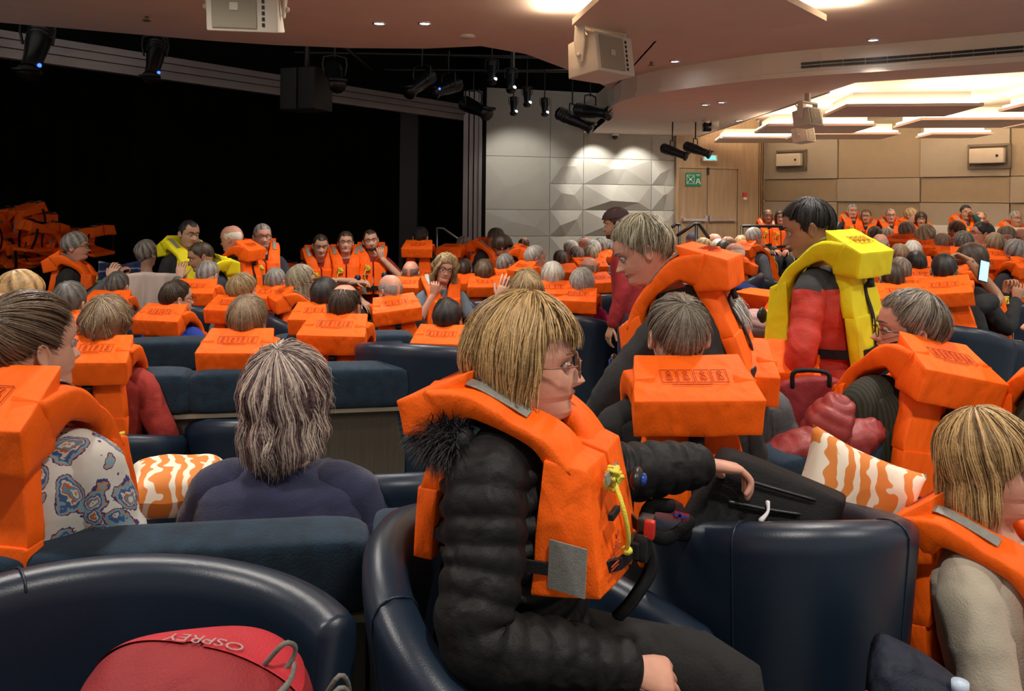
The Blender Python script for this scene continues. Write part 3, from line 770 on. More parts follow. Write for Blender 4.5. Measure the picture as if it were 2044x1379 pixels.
            o = P-np.array([0, -.006, .018]); o /= np.linalg.norm(o, axis=1)[:, None]; sd = np.cross(Tn, o); sd /= np.linalg.norm(sd, axis=1)[:, None]+1e-9
            G = np.stack([P+sd*rr_[:, None]*1.4, P+o*rr_[:, None]*.8, P-sd*rr_[:, None]*1.4], 1)
            mb.grid(T(G), att=float(np.clip(.5+.30*cl+r_.normal()*.22, 0, 1)))
    if st.get('bun'): ball(mb, T(np.array([[0, -.105, .075]]))[0], (.035, .035, .03), 12, 8)
    if not mb.V: return None
    return mb.build('hair', hairmat(*(HC[col] if isinstance(col, str) else col)), parent, attr=True)

def add_hand(mb, w, d, nrm, side, curl=.5, sc=1.0, seg=7, spread=.06, curls=None, thumb=None, pal=1.0):
    """w wrist, d pointing direction, nrm back-of-hand normal, side +1 right hand / -1 left"""
    w, d, nrm = (np.array(x, float) for x in (w, d, nrm)); d /= np.linalg.norm(d)
    nrm = nrm-d*np.dot(nrm, d); nrm /= np.linalg.norm(nrm); s = np.cross(d, nrm)*side   # s points to the thumb side
    s = -s if side < 0 else s
    s = np.cross(d, nrm)
    if side < 0: s = -s
    th = np.linspace(0, 2*PI, 12, endpoint=False); rings = []
    for (l, hw, ht, so) in ((-.03, .024, .019, 0), (0, .026, .018, 0), (.025, .033, .017, .002), (.06, .040, .0155, .001), (.085, .040, .013, 0), (.094, .033, .009, 0)):
        c = w+d*l*sc+s*so*sc
        rings.append([c+s*math.copysign(abs(math.cos(t))**.8, math.cos(t))*hw*sc+nrm*math.sin(t)*ht*sc for t in th])
    mb.grid(np.array(rings), close=True, cap0=True, cap1=True)
    L4 = [(.030, .040, .024, .021), (.010, .046, .028, .023), (-.010, .043, .026, .022), (-.029, .033, .020, .019)]
    for i, (so, a, b_, c_) in enumerate(L4):
        cu = curls[i] if curls else curl*(1+.12*i)
        p = w+d*.086*sc+s*so*sc-nrm*.001; dir_ = d+s*spread*(1.5-i)*.9; dir_ /= np.linalg.norm(dir_)
        pts = [p-dir_*.012*sc, p]; ang_ = 0
        for ln, f in ((a, .8), (b_, 1.1), (c_, .7)):
            ang_ += cu*f; v = dir_*math.cos(ang_)-nrm*math.sin(ang_); p = p+v*ln*sc; pts.append(p)
        tube(mb, pts, np.array([.0090, .0092, .0085, .0078, .0062])*sc, seg, 3)
    p = w+d*.022*sc+s*.024*sc-nrm*.006*sc
    td = thumb if thumb is not None else (d*.62+s*.62-nrm*.35)
    td = np.array(td, float); td /= np.linalg.norm(td)
    t2 = td*.75+d*.5-nrm*.15; t2 /= np.linalg.norm(t2)
    tube(mb, [p-td*.01, p+td*.032*sc, p+td*.032*sc+t2*.030*sc, p+td*.032*sc+t2*.054*sc], np.array([.0125, .0112, .0098, .0075])*sc, seg, 3)

# ---------------------------------------------------------------- life jacket (torso space: origin at the neck base, y forward)
def lj_body(n, wr):
    mb = MB()
    # neck pillow: wedge section swept across
    A, B, C_, D = (-.066, .145), (-.206, .048), (-.186, -.052), (-.085, -.030)
    hexa(mb, [(-.175, C_[0], C_[1]), (.175, C_[0], C_[1]), (-.15, D[0], D[1]), (.15, D[0], D[1]), (-.178, B[0], B[1]), (.178, B[0], B[1]), (-.15, A[0], A[1]), (.15, A[0], A[1])], n+2, .05, .035, wr, 20, 1)
    for s in (-1, 1):   # collar arms over the shoulders
        strip(mb, [(s*.130, -.125, .040), (s*.128, -.055, .066), (s*.114, .025, .028), (s*.092, .092, -.020), (s*.080, .135, -.095)], [.070, .088, .10, .11, .12], [.12, .075, .042, .045, .05], [(s*.2, -.3, 1), (s*.2, 0, 1), (s*.25, .2, 1), (s*.2, .8, .8), (0, 1, .2)], 3 if n < 4 else 6, rnd=.28)
        hexa(mb, [(s*.008, .110, -.42), (s*.178, .095, -.42), (s*.008, .245, -.40), (s*.158, .225, -.40), (s*.008, .115, -.06), (s*.150, .10, -.06), (s*.008, .185, -.08), (s*.130, .180, -.08)] if s > 0 else
             [(s*.178, .095, -.42), (s*.008, .110, -.42), (s*.158, .225, -.40), (s*.008, .245, -.40), (s*.150, .10, -.06), (s*.008, .115, -.06), (s*.130, .180, -.08), (s*.008, .185, -.08)], n+2, .055, .045, wr, 20, 3)
    # back panel
    hexa(mb, [(-.150, -.165, -.41), (.150, -.165, -.41), (-.150, -.125, -.41), (.150, -.125, -.41), (-.155, -.160, -.20), (.155, -.160, -.20), (-.155, -.115, -.20), (.155, -.115, -.20)], n, .06, .05, wr, 18, 4)
    hexa(mb, [(-.155, -.155, -.205), (.155, -.155, -.205), (-.155, -.110, -.205), (.155, -.110, -.205), (-.115, -.135, -.005), (.115, -.135, -.005), (-.115, -.075, -.005), (.115, -.075, -.005)], n, .06, .05, wr, 18, 5)
    return mb
def lj_parts(n):
    out = {}
    mb = MB(); rr = []
    for a in np.linspace(0, 2*PI, 29)[:-1]:
        x, y = .185*math.sin(a), .02-.19*math.cos(a)
        y = max(-.172, min(.248, y*1.25)); rr.append((x, y, -.335+.01*math.sin(a*2)))
    P = crom(rr+[rr[0]], 1); G = np.array([[(p[0]*k, p[1]*k, p[2]+dz) for k, dz in ((1, .018), (1.025, .016), (1.025, -.016), (1, -.018))] for p in P]); mb.grid(G, close=True)
    hexa(mb, block8(-.03, .03, .24, .265, -.36, -.31), 1, .2, 0)
    out['belt'] = (mb, BLACKWEB)
    mb = MB(); strip(mb, [(.004, -.17, -.058), (.0, -.146, -.10), (.003, -.165, -.2), (0, -.172, -.30), (0, -.174, -.41)], .028, .005, (0, -1, 0)); mb.box((0, -.168, -.075), (.04, .012, .035)); out['back_strap'] = (mb, BLACKWEB)
    for s in (-1, 1):
        mb = MB()
        strip(mb, [(s*.128, -.085, .118), (s*.127, -.045, .109), (s*.118, .010, .075), (s*.108, .055, .042)], .035, .004, [(s*.2, .2, 1), (s*.2, .3, 1), (s*.2, .5, 1), (s*.2, .6, .8)])
        out['reflective_tape%d' % s] = (mb, TAPE)
        mb = MB(); mb.box((s*.10, .243, -.355 if s < 0 else -.36), (.05, .006, .07)); out['reflective_tape%d' % (s*3)] = (mb, TAPE)
    mb = MB(); r = random.Random(3)
    for k in range(3):
        pts = [(.06+.03*r.uniform(-1, 1), .215+.012*r.uniform(-1, 1), -.12+.03*r.uniform(-1, 1)) for _ in range(8)]; tube(mb, pts, .006, 5, 3)
    tube(mb, [(.075, .22, -.12), (.095, .245, -.18), (.085, .255, -.26), (.07, .25, -.31)], .005, 5, 3); ball(mb, (.07, .25, -.31), .012, 8, 6)
    out['whistle_rope'] = (mb, ROPE)
    mb = MB(); ball(mb, (-.118, .224, -.20), (.034, .014, .034), 14, 8); ball(mb, (-.118, .238, -.20), (.017, .008, .020), 10, 6, mat=1)
    out['rescue_light'] = (mb, [BLACKPL, mat((.01, .06, .30), .15, name='blue_lens')])
    mb = MB()   # printed donning pictures on the sloping top of the pillow
    a = math.atan2(.097, .140); Rm = rot3(rx=a)
    def on(u, v, w, h, rz=0): mb.box(np.array((u, -.1393, .1010))+Rm @ np.array((0, v, 0)), (w, h, .0015), Rm @ rot3(rz=rz))
    for i in range(4):
        u = -.07+i*.047
        for (du, v, w, h) in ((0, .02, .040, .0012), (0, -.024, .040, .0012), (-.021, -.002, .0012, .044), (.021, -.002, .0012, .044)): on(u+du, v, w, h)
        ph = i*.3
        for t in np.linspace(0, 2*PI, 7)[:-1]: on(u+.005*math.cos(t), .010+.005*math.sin(t), .0055, .0014, t+PI/2)
        on(u-.006, -.006, .0014, .018, -.3); on(u+.006, -.006, .0014, .018, .3); on(u, -.015, .014, .0014); on(u, .001, .016, .0014, .2-ph); on(u-.002, -.008, .0014, .012)
    on(-.01, -.031, .11, .0014)
    out['printed_pictures'] = (mb, INK)
    mb = MB(); mb.box((.085, .226, -.205), (.055, .010, .016), rot3(rx=.12)); out['velcro_tab'] = (mb, BLACKWEB)
    return out
PROTO = {}
def jacket(kind, lod, parent, m=None, parts=None):
    """hangs a life jacket (mesh data shared) under a person"""
    key = (lod >= 1, lod >= 2)
    if key not in PROTO:
        b = lj_body(6 if lod == 0 else (3 if lod == 1 else 1), .004 if lod < 2 else .003)
        o = b.build('life_jacket', ORANGE); PROTO[key] = {'life_jacket': o.data}
        bpy.data.objects.remove(o)
        for nme, (mb, mm) in lj_parts(0).items():
            o = mb.build(nme, mm, smooth=nme in ('whistle_rope', 'rescue_light', 'back_strap')); PROTO[key][nme] = o.data; bpy.data.objects.remove(o)
    D = PROTO[key]
    if kind == 'yellow':
        k2 = key+('y',)
        if k2 not in PROTO:
            me = D['life_jacket'].copy(); me.materials.clear(); me.materials.append(YELLOW); PROTO[k2] = me
        j = link('life_jacket', PROTO[k2], parent)
    else: j = link('life_jacket', D['life_jacket'], parent)
    if lod < 2: names = ['belt', 'back_strap', 'reflective_tape1', 'reflective_tape-1', 'reflective_tape3', 'reflective_tape-3', 'whistle_rope', 'rescue_light', 'printed_pictures', 'velcro_tab']
    else: names = ['belt', 'back_strap', 'reflective_tape1', 'reflective_tape-1']
    if parts is not None: names = parts
    for nme in names: link(nme.rstrip('-13'), D[nme], j)
    return j

# ---------------------------------------------------------------- a person
def person(label, px, py, Y, yaw, hairs='short', hc='grey', skin='pale', top=(.02, .02, .025), jk='orange', stand=False, lean=0, side=0, hyaw=0, hpitch=0, hroll=0,
           girth=1.0, sh=1.0, arms=None, glasses=None, lod=1, group=None, sc=1.0, bottom=(.012, .013, .018), topmat=None, strands=0, hover=None, bare=None, jkparts=None,
           seat=True, hands=None, beard=None, cap=None, puffer=None, legs=None, floor=None, headscale=1.0, hoff=(0, 0), jdz=0.0, jsc=1.0, jz=1.0, skirt=None, yoke=None, jtilt=0, jacketfn=None, seatz=None, sr=.0011, spreadf=.06, torso=None):
    # frames
    H = at(px, py, Y)
    Rh = rot3(rx=rad(hpitch), ry=rad(hroll), rz=rad(hyaw))
    Rt = rot3(rx=rad(lean), ry=rad(side))
    piv = np.array([0, -.018, -.115]); nb0 = np.array([0, 0, 0])
    hip2neck = .50
    neck_in_head = np.array([0, -.022, -.165])
    # torso space T: origin neck base, unleaned axes rotated by Rt. head origin in torso space:
    ho = np.array([0, .022+.03*math.sin(rad(max(0, -lean)))+hoff[0], .165+hoff[1]])
    def Thead(P):
        P = np.asarray(P, float)*1.0
        sh_ = P.shape; P = P.reshape(-1, 3)*headscale
        w = np.clip((P[:, 2]+.20)/.085, 0, 1)[:, None]; w = w*w*(3-2*w)
        Pr = (P-piv) @ Rh.T+piv
        Pt = P @ Rt.T                                    # neck base follows the torso
        off = (Rt @ ho)
        Q = (Pr*w+(P @ (Rt.T*1))*(1-w))
        return ((Q+off)*sc).reshape(sh_)
    Tt = lambda P: (np.asarray(P, float).reshape(-1, 3) @ Rt.T*sc).reshape(np.shape(P))
    hc0 = Thead(np.zeros((1, 3)))[0]
    cy, sy = math.cos(rad(yaw)), math.sin(rad(yaw))
    neckw = np.array([H.x-(cy*hc0[0]-sy*hc0[1]), H.y-(sy*hc0[0]+cy*hc0[1]), H.z-hc0[2]])
    hip = Tt(np.array([[0, -.01, -.56]]))[0]
    hx, hy = neckw[0]+cy*hip[0]-sy*hip[1], neckw[1]+sy*hip[0]+cy*hip[1]
    fz = floorz(hx, hy) if floor is None else floor
    root = empty('person', (hx, hy, fz), rad(yaw), label, 'person', group)
    O = np.array([-hip[0], -hip[1], neckw[2]-fz])        # neck base in root space
    hip = hip+O
    G = lambda f: (lambda P: f(P)+O)
    TH, TT = G(Thead), G(Tt)
    skm = [skinmat(SK.get(skin, skin) if isinstance(skin, str) else skin), mat(tuple(c*k for c, k in zip(SK[skin] if isinstance(skin, str) else skin, (.78, .48, .50))), .4, name='lips')]
    nu, nv = {0: (96, 90), 1: (36, 36), 2: (24, 22)}[lod]; seg = {0: 20, 1: 12, 2: 8}[lod]
    g = girth; sw = .175*sh
    TR = [(-.005, .070, .068, 0), (-.03, .115*sh, .082, -.005), (-.055, .165*sh, .096*g**.5, -.008), (-.09, .198*sh, .112*g**.5, -.008), (-.16, .192*sh*g**.3, .124*g, -.004), (-.26, .172*g, .122*g, 0), (-.37, .160*g, .122*g**1.3, .004), (-.46, .168*g, .130*g**1.3, .004), (-.55, .180*g, .135*g, 0), (-.62, .165*g, .12*g, 0)]
    if torso: TR = torso
    def rings(scale, nn, zs=None, ridge=None):
        R_ = []; A_ = crom([(z, a, b, c) for z, a, b, c in TR], 1 if lod == 2 else (2 if lod == 1 else (16 if ridge else 6))); th = np.linspace(0, 2*PI, nn, endpoint=False)
        for z, a, b, c in A_:
            k = ridge(z) if ridge else 1.0
            s_, c_ = np.sin(th), np.cos(th)
            R_.append(np.stack([a*scale*k*np.sign(s_)*np.abs(s_)**.85, c+b*scale*k*np.sign(c_)*np.abs(c_)**.85, np.full(nn, z)], -1))
        return np.array(R_)
    body = MB()
    add_head(body, TH, nu, nv, lod, lambda nn: TT(rings(.86, nn)[2:]))
    for s in (-1, 1): add_ear(body, TH, s, lod)
    # arms
    A = {'R': ((.26*sh, .02, -.33), (.10, .26, -.40)), 'L': ((-.26*sh, .02, -.33), (-.10, .26, -.40))}
    if stand: A = {'R': ((.235*sh, -.02, -.34), (.24*sh, .06, -.60)), 'L': ((-.235*sh, -.02, -.34), (-.24*sh, .06, -.60))}
    if arms: A.update(arms)
    shirt = MB(); rd = puffer or None
    rg = (lambda z: 1+rd*abs(math.sin(z*PI/.048))) if rd else None
    SR = rings(1.0, {0: 64, 1: 28, 2: 18}[lod], ridge=rg)
    if lod == 0:
        dirs = SR*np.array([1, 1, 0]); dirs /= np.linalg.norm(dirs, axis=-1, keepdims=True)+1e-6
        SR = SR+dirs*(.0045*pnoise(SR, 26, 3)+.003*pnoise(SR*np.array([1, 1, 2.5]), 40, 5))[..., None]
    shirt.grid(TT(SR), close=True, cap1=True)
    for sd, key in ((1, 'R'), (-1, 'L')):
        el, wr_ = A[key]
        S = TT(np.array([[sd*.160*sh, -.005, -.092]]))[0]; E_ = O+np.array(el)*sc; Wp = O+np.array(wr_)*sc
        Sx = TT(np.array([[sd*.09*sh, -.005, -.075]]))[0]
        m1 = S*.5+E_*.5; m2 = E_*.45+Wp*.55
        tube(body, [Sx, S, m1, E_, m2, Wp], np.array([.045, .048, .044, .039, .036, .026])*sc*(.9+.1*g), seg if lod else 16, 3, cap=True)
        d = Wp-E_; nrm = np.array([sd*.3, .1, 1.0])
        hp = (hands or {}).get(key, {})
        if 'd' in hp: d = np.array(hp['d'], float)
        if 'n' in hp: nrm = np.array(hp['n'], float)
        add_hand(body, Wp, d, nrm, sd, hp.get('curl', .45), sc, 8 if lod == 0 else 5, curls=hp.get('curls'), spread=hp.get('spread', .06), thumb=hp.get('thumb'))
        rs = np.array([.066, .068, .063, .058, .052, .042])*sc*(.85+.15*g)
        pts = [Sx, S, m1, E_, m2, Wp-(Wp-E_)/np.linalg.norm(Wp-E_)*.01]
        if bare == 'short': pts, rs = [Sx, S, m1, m1*.6+E_*.4], rs[:3].tolist()+[.060*sc]
        if rd and bare != 'short': rs = np.array(rs)*1.18
        tube(shirt, pts, rs, {0: 28, 1: 12, 2: 9}[lod], {0: 26 if rd else 8, 1: 3, 2: 2}[lod], ridge=(lambda dd: 1+rd*1.1*np.abs(np.sin(dd*PI/.045))) if rd else ((lambda dd: 1+.035*np.sin(dd*75)+.02*np.sin(dd*140+1)) if lod == 0 else None))
    bo = body.build('body', skm, root)
    body.V
    bo.name = 'body'
    tm = topmat or cloth(top)
    tops = shirt.build('coat' if puffer else 'shirt', tm, root)
    if yoke:
        tops.data.materials.append(cloth(yoke)); zt = O[2]-.085*sc
        for p_ in tops.data.polygons:
            if p_.center.z > zt: p_.material_index = 1
    if skirt:
        sk = MB(); th = np.linspace(0, 2*PI, 49)[:-1]; R_ = []
        for z, k in ((-.40, .98), (-.50, 1.06), (-.62, 1.12), (-.75, 1.22), (-.88, 1.32), (-.92, 1.30)):
            R_.append([((.19*g*k+.012*math.sin(t*7+z*3)*(k-.9)*6)*math.sin(t), (.15*g*k+.012*math.sin(t*7+z*3)*(k-.9)*6)*math.cos(t), z) for t in th])
        sk.grid(TT(np.array(R_)), close=True); sk.build('coat_skirt', tm, root)
    # legs
    tr = MB(); pel = O+Tt(np.array([[0, 0, -.60]]))[0]; pz = hip[2]
    if stand:
        for sd in (-1, 1):
            K = np.array([hip[0]+sd*.10, hip[1]+.02, (pz-.08)*.54]); An = np.array([hip[0]+sd*.11, hip[1]-.02, .09])
            if legs: K = np.array(legs[sd][0]); An = np.array(legs[sd][1])
            tube(tr, [(hip[0]+sd*.085, hip[1], pz+.03), (hip[0]+sd*.095, hip[1]+.005, pz-.15), tuple(K), tuple((K+An)/2+np.array([0, -.02, 0])), tuple(An)], np.array([.10, .098, .065, .062, .048])*g**.5, seg, 3)
    else:
        st_ = pz-.09 if seatz is None else seatz
        for sd in (-1, 1):
            K = np.array([hip[0]+sd*.13, hip[1]+.43, pz-.01]); An = np.array([hip[0]+sd*.12, hip[1]+.38, .10])
            if legs: K, An = (np.array(q) for q in legs[sd])
            tube(tr, [(hip[0]+sd*.08, hip[1], pz+.0), tuple((K+np.array((hip[0]+sd*.08, hip[1], pz)))/2), tuple(K), tuple((K+An)/2+np.array([0, -.01, 0])), tuple(An)], np.array([.098, .090, .066, .060, .045])*g**.5, seg, 3)
    tr.build('trousers', cloth(bottom), root)
    sm = MB()
    for sd in (-1, 1):
        An = np.array([hip[0]+sd*.11, hip[1]-.02, .09]) if stand else np.array([hip[0]+sd*.12, hip[1]+.38, .10])
        if legs: An = np.array(legs[sd][1])
        tube(sm, [(An[0], An[1]-.07, An[2]-.05), (An[0], An[1]+.0, An[2]-.035), (An[0]+sd*.01, An[1]+.12, An[2]-.055), (An[0]+sd*.015, An[1]+.19, An[2]-.062)], [.030, .042, .038, .026], 8, 2)
    sm.build('shoes', BLACKPL, root)
    # hair, face
    h = hair(TH, hairs, hc, root, lod, seed=int(px*7+py) % 997, strands=strands, over=hover, sr=sr)
    if lod < 2 or abs(((yaw+hyaw+180) % 360)-180) > 70:
        sk0 = np.array(skm[0].node_tree.nodes['Principled BSDF'].inputs[0].default_value[:3])
        n8 = (16, 12) if lod == 0 else (8, 6)
        for s in (-1, 1):
            eb = MB(); ball(eb, TH(np.array([[s*.031, .074, -.001]]))[0], .0118*sc, *n8, mat=0)
            ball(eb, TH(np.array([[s*.031, .0798, -.001]]))[0], .0064*sc, *n8, mat=1)
            eb.build('eye', [mat((.40, .36, .33), .25, name='eye_white'), mat((.03, .022, .016), .15, name='iris')], root)
        if lod == 0:
            for s in (-1, 1):
                lb = MB()
                th = np.linspace(rad(-8), rad(188), 14); rows_ = []
                for k, (dy, dz, r) in enumerate(((.004, .006, .0125), (.0085, .0035, .0128), (.0115, .0012, .0125))):
                    rows_.append([(s*.031+math.cos(t)*.0145, .0745+dy*math.sin(max(.0, t) if t < PI else PI-.0)**.5*1.0 if 0 < t < PI else .0745, -.001+dz*max(0, math.sin(t))+.002*(2-k)) for t in th])
                lb.grid(TH(np.array(rows_)))
                tube(lb, TH(np.array([[s*(.031+.015*math.cos(t)), .0745+.0118*math.sin(t)**.6 if math.sin(t) > 0 else .0745, .0026*math.sin(t)+.001] for t in np.linspace(.05, PI-.05, 7)])), .0009, 5, 2, mat=1)
                lb.build('eyelid', [skm[0], mat((.02, .012, .01), .6)], root)
        for s in (-1, 1):
            br = MB(); P = TH(np.array([[s*(.014+.036*t), .0955-.021*t*t, .0205+.007*math.sin(t*2.4)] for t in (0, .3, .6, 1)])); tube(br, P, np.array([.0032, .0036, .003, .0012])*sc, 6, 3, flat=.7)
            hcv = (HC[hc] if isinstance(hc, str) else hc)[:2]
            br.build('eyebrow', mat(tuple(.6*a+.25*b for a, b in zip(*hcv)), .9, name='brow'), root)
    if beard:
        P = head_pts(36, 40); zz = P[:, 0, 2]; sel = [i for i in range(len(zz)) if -.112 < zz[i] < -.074]
        bb = MB(); th = np.linspace(0, 2*PI, 36, endpoint=False); js = [j for j in range(36) if P[sel[0], j, 1] > -.005]
        js = sorted(js, key=lambda j: ((j+18) % 36)); Q = P[np.ix_(sel, js)].copy(); Q[..., 0] *= 1.07; Q[..., 1] += .006
        bb.grid(TH(Q), att=.5); bb.build('beard', hairmat(*HC[beard]), root, attr=True)
    if glasses:
        gm = glasses if not isinstance(glasses, bool) else (.02, .015, .012)
        gb = MB(); sun = glasses == 'sun'
        if sun: gm = (.01, .008, .008)
        elif glasses is True: gm = (.03, .02, .015)
        for s in (-1, 1):
            th = np.linspace(0, 2*PI, 15)[:-1]
            P = np.array([[s*.034+.0245*np.sign(math.cos(t))*abs(math.cos(t))**.7, .102-.10*(abs(s*.034+.0245*math.cos(t)))**1.6, -.004+.0185*np.sign(math.sin(t))*abs(math.sin(t))**.7] for t in th])
            P = np.vstack([P, P[:1]]); tube(gb, TH(P), .0017*sc, 6, 2, cap=False)
            tube(gb, TH(np.array([[s*.058, .096, .004], [s*.074, .07, .003], [s*.080, .0, .001], [s*.079, -.018, -.006]])), .0019*sc, 6, 2)
            if sun: gb.grid(TH(np.array([P[:7], P[13:6:-1]])), mat=0)
        tube(gb, TH(np.array([[-.010, .1045, .002], [0, .108, .004], [.010, .1045, .002]])), .0017*sc, 6, 2)
        gl = gb.build('glasses', mat(gm, .2, name='glasses_frame'), root)
        if not sun and lod == 0:
            lm, nt, b = newmat('lens'); b.inputs['Transmission Weight'].default_value = 1; b.inputs['Roughness'].default_value = 0; b.inputs['IOR'].default_value = 1.02
            gb = MB()
            for s in (-1, 1):
                th = np.linspace(0, 2*PI, 15)[:-1]
                P = np.array([[s*.034+.0235*np.sign(math.cos(t))*abs(math.cos(t))**.7, .102-.10*(abs(s*.034+.0245*math.cos(t)))**1.6, -.004+.0175*np.sign(math.sin(t))*abs(math.sin(t))**.7] for t in th])
                gb.add(TH(P), [tuple(range(14))])
            gb.build('lenses', lm, gl)
    if cap: 
        cb = MB(); th = np.linspace(0, 2*PI, 20, endpoint=False)
        P = np.array([[skull(np.array([[math.sin(p_)*math.sin(t), math.sin(p_)*math.cos(t), math.cos(p_)]]), np.array([.014]))[0] for t in th] for p_ in (.05, .4, .8, 1.1, 1.35)]); cb.grid(TH(P), close=True, cap0=True)
        cb.build('cap', cloth(cap), root)
    if jacketfn: jacketfn(root, TT)
    elif jk:
        j = jacket(jk, lod, root, parts=jkparts)
        j.matrix_local = Matrix.Translation(Vector(O)) @ Matrix(Rt.tolist()).to_4x4() @ Matrix.Translation((0, 0, jdz)) @ Matrix.Rotation(rad(jtilt), 4, 'X') @ Matrix.Diagonal((sc*jsc*(.92+.08*g)*1.0, sc*jsc*g**.5, sc*jsc*jz, 1))
    PEOPLE.append((root, hx, hy, fz, hip[2]-.105 if seatz is None else seatz, rad(yaw), stand, seat, lod))
    return root, TH, TT, O
PEOPLE = []
# ---------------------------------------------------------------- furniture
def tub_chair(label, x, y, face, r=.36, zb=.80, za=.60, fl=0.0, lod=0, m=None, group=None, cat='chair', name='tub_chair', taper=.80, endang=128, pw=2.0):
    """barrel chair: face = yaw it opens toward (0 = away from the camera)"""
    root = empty(name, (x, y, fl), rad(face), label, cat, group); m = m or LEATHER
    n = {0: 48, 1: 22, 2: 12}[lod]; th = .085
    phs = np.linspace(-rad(endang), rad(endang), n)
    def sec(p, k=1.0):
        hgt = za+(zb-za)*max(0, math.cos(p*.62))**2.2
        h = (hgt-fl)*1.0
        o = np.array([math.sin(p), -math.cos(p)*1.0]); q = (abs(o[0])**pw+abs(o[1])**pw)**(-1/pw); o = o*q
        pr = []
        lo = .13
        for (rr, z) in ((r*taper, lo), (r*(taper+.35*(1-taper)), lo+(h-lo)*.3), (r*(taper+.7*(1-taper)), lo+(h-lo)*.62), (r, h-.06), (r, h-.028), (r-.014, h-.008), (r-.038, h), (r-th+.012, h-.008), (r-th, h-.028), (r-th-.005, h-.06), (r-th-.02, h-.25 if h > .5 else h-.15), (r-th-.03, .36)):
            pr.append((o[0]*rr*k, o[1]*rr*k, z))
        return pr
    mb = MB(); P = [sec(p) for p in phs]
    def endrow(p, d, s):   # rounded arm ends
        q = np.array(sec(p)); t = np.array([math.cos(p)*s, math.sin(p)*s, 0]); c = q.mean(axis=0)
        return [tuple(c+(v-c)*np.array([k1, k1, 1-(1-k1)*.10])+t*d) for v in q for k1 in [(.80 if d > .02 else .95)]]
    rows_ = [endrow(phs[0], .035, -1), endrow(phs[0], .018, -1)]+P+[endrow(phs[-1], .018, 1), endrow(phs[-1], .035, 1)]
    mb.grid(np.array(rows_), cap0=True, cap1=True); mb.build('shell', m, root)
    if lod == 0:
        for p in (-rad(38), rad(38)):
            mb = MB(); q = np.array(sec(p, 1.0015)[:9]); tube(mb, q+np.array([0, 0, .001]), .0026, 6, 2); mb.build('seam_piping', m, root)
    mb = MB(); hh = .44
    t2 = np.linspace(0, 2*PI, 33)[:-1] if lod == 0 else np.linspace(0, 2*PI, 17)[:-1]
    rows_ = []
    for (k, z) in ((.80, .30), (.84, .33), (.84, hh-.04), (.80, hh-.008), (.7, hh+.006), (.01, hh+.012)):
        rows_.append([(math.sin(t)*(r-th)*k*1.02, math.cos(t)*(r-th)*k*1.15+.03, z) for t in t2])
    mb.grid(np.array(rows_), close=True, cap0=True, cap1=True); mb.build('seat', m, root)
    mb = MB(); cyl(mb, (0, 0, 0), (0, 0, .30), r*.72, 24); mb.build('base', BLACKPL, root)
    return root
def bench(label, A, B, fl, h, ncush, group=None, depth=.52, thick=.115, roll=.20, wood=True, m=None):
    """upholstered bench seen from behind; A-B is the near top edge; it faces away to the left of A->B"""
    A = np.array(A); B = np.array(B); d = B-A; L_ = np.linalg.norm(d); a = math.atan2(d[1], d[0])
    root = empty('bench', (A[0], A[1], fl), a, label, 'bench', group); w = L_/ncush; m = m or VELVET
    for i in range(ncush):
        mb = MB(); x0, x1 = i*w+.004, (i+1)*w-.004
        hexa(mb, [(x0, .0, h-roll), (x1, .0, h-roll), (x0, thick, h-roll-.05), (x1, thick, h-roll-.05), (x0, -.02, h-.02), (x1, -.02, h-.02), (x0, thick, h), (x1, thick, h)], 4, .22, .05, .003, 6, i)
        hexa(mb, block8(x0, x1, thick-.03, thick+.06, .42, h-roll-.04), 3, .08, .05)
        mb.build('back_cushion', m, root)
        mb = MB(); hexa(mb, block8(x0, x1, thick+.02, thick+depth, .26, .45), 3, .08, .05); mb.build('seat_cushion', m, root)
    mb = MB(); mb.box((L_/2, .075, (h-roll)/2), (L_, .06, h-roll)); mb.build('back_panel', BENCHWOOD, root, smooth=False)
    mb = MB(); mb.box((L_/2, .035, h-roll-.02), (L_, .05, .018)); mb.build('pale_edge', TRIMW, root, smooth=False)
    mb = MB(); mb.box((L_/2, thick+.24, .13), (L_, .42, .26)); mb.build('plinth', BENCHWOOD, root, smooth=False)
    return root
def X(px, py, Y): p = at(px, py, Y); return (p.x, p.y)
bench('dark blue velvet bench behind the paisley blouse and the navy sweater', (-2.2, 1.62), (-.34, 1.92), -.15, .86, 2)
bench('end section of blue velvet bench behind the woman in black puffer coat', (-.33, 1.925), (-.10, 1.96), -.15, .87, 1)
b2 = bench('long dark velvet bench row with oak back, beyond the woman with purple streaked hair', (-3.4, 3.30), (-.50, 3.86), -.25, .96, 3)
bench('blue velvet bench whose top shows around the man in the red sweater', (-3.3, 4.75), (-.66, 5.40), -.25, .86, 3)
bench('narrow strip of blue bench behind the person in bright blue shirt', (-4.6, 6.2), (-1.5, 6.95), -.38, .86, 3)
bench('blue velvet bench with pale wood edge behind the man in ribbed green sweater', (.83, 2.50), (2.05, 3.07), -.15, .87, 2)
bench('short blue velvet bench beside the crew member in red coat', (1.10, 3.55), (2.1, 3.9), -.25, .90, 1)
tub_chair('large navy leather tub chair holding the red backpack', -.64, 1.22, -98, .44, .805, .755, 0, 0, endang=136)
tub_chair('navy leather tub chair under the woman in black puffer coat', .12, 1.60, -100, .405, .84, .55, 0, 0, endang=136)
tub_chair('navy leather tub chair turned away, with a black backpack on it', .69, 2.08, 4, .335, .79, .66, -.15, 0, taper=.84)
tub_chair('navy tub chair just beyond the woman in navy sweater', -.39, 2.62, 8, .33, .70, .6, -.15, 1)
tub_chair('dark tub chair between the woman in red blouse sleeve and the straight light brown hair', -1.62, 4.05, 6, .30, .64, .55, -.25, 1)
tub_chair('dark tub chair beside the man in red sweater', -1.02, 4.12, 0, .30, .66, .55, -.25, 1)
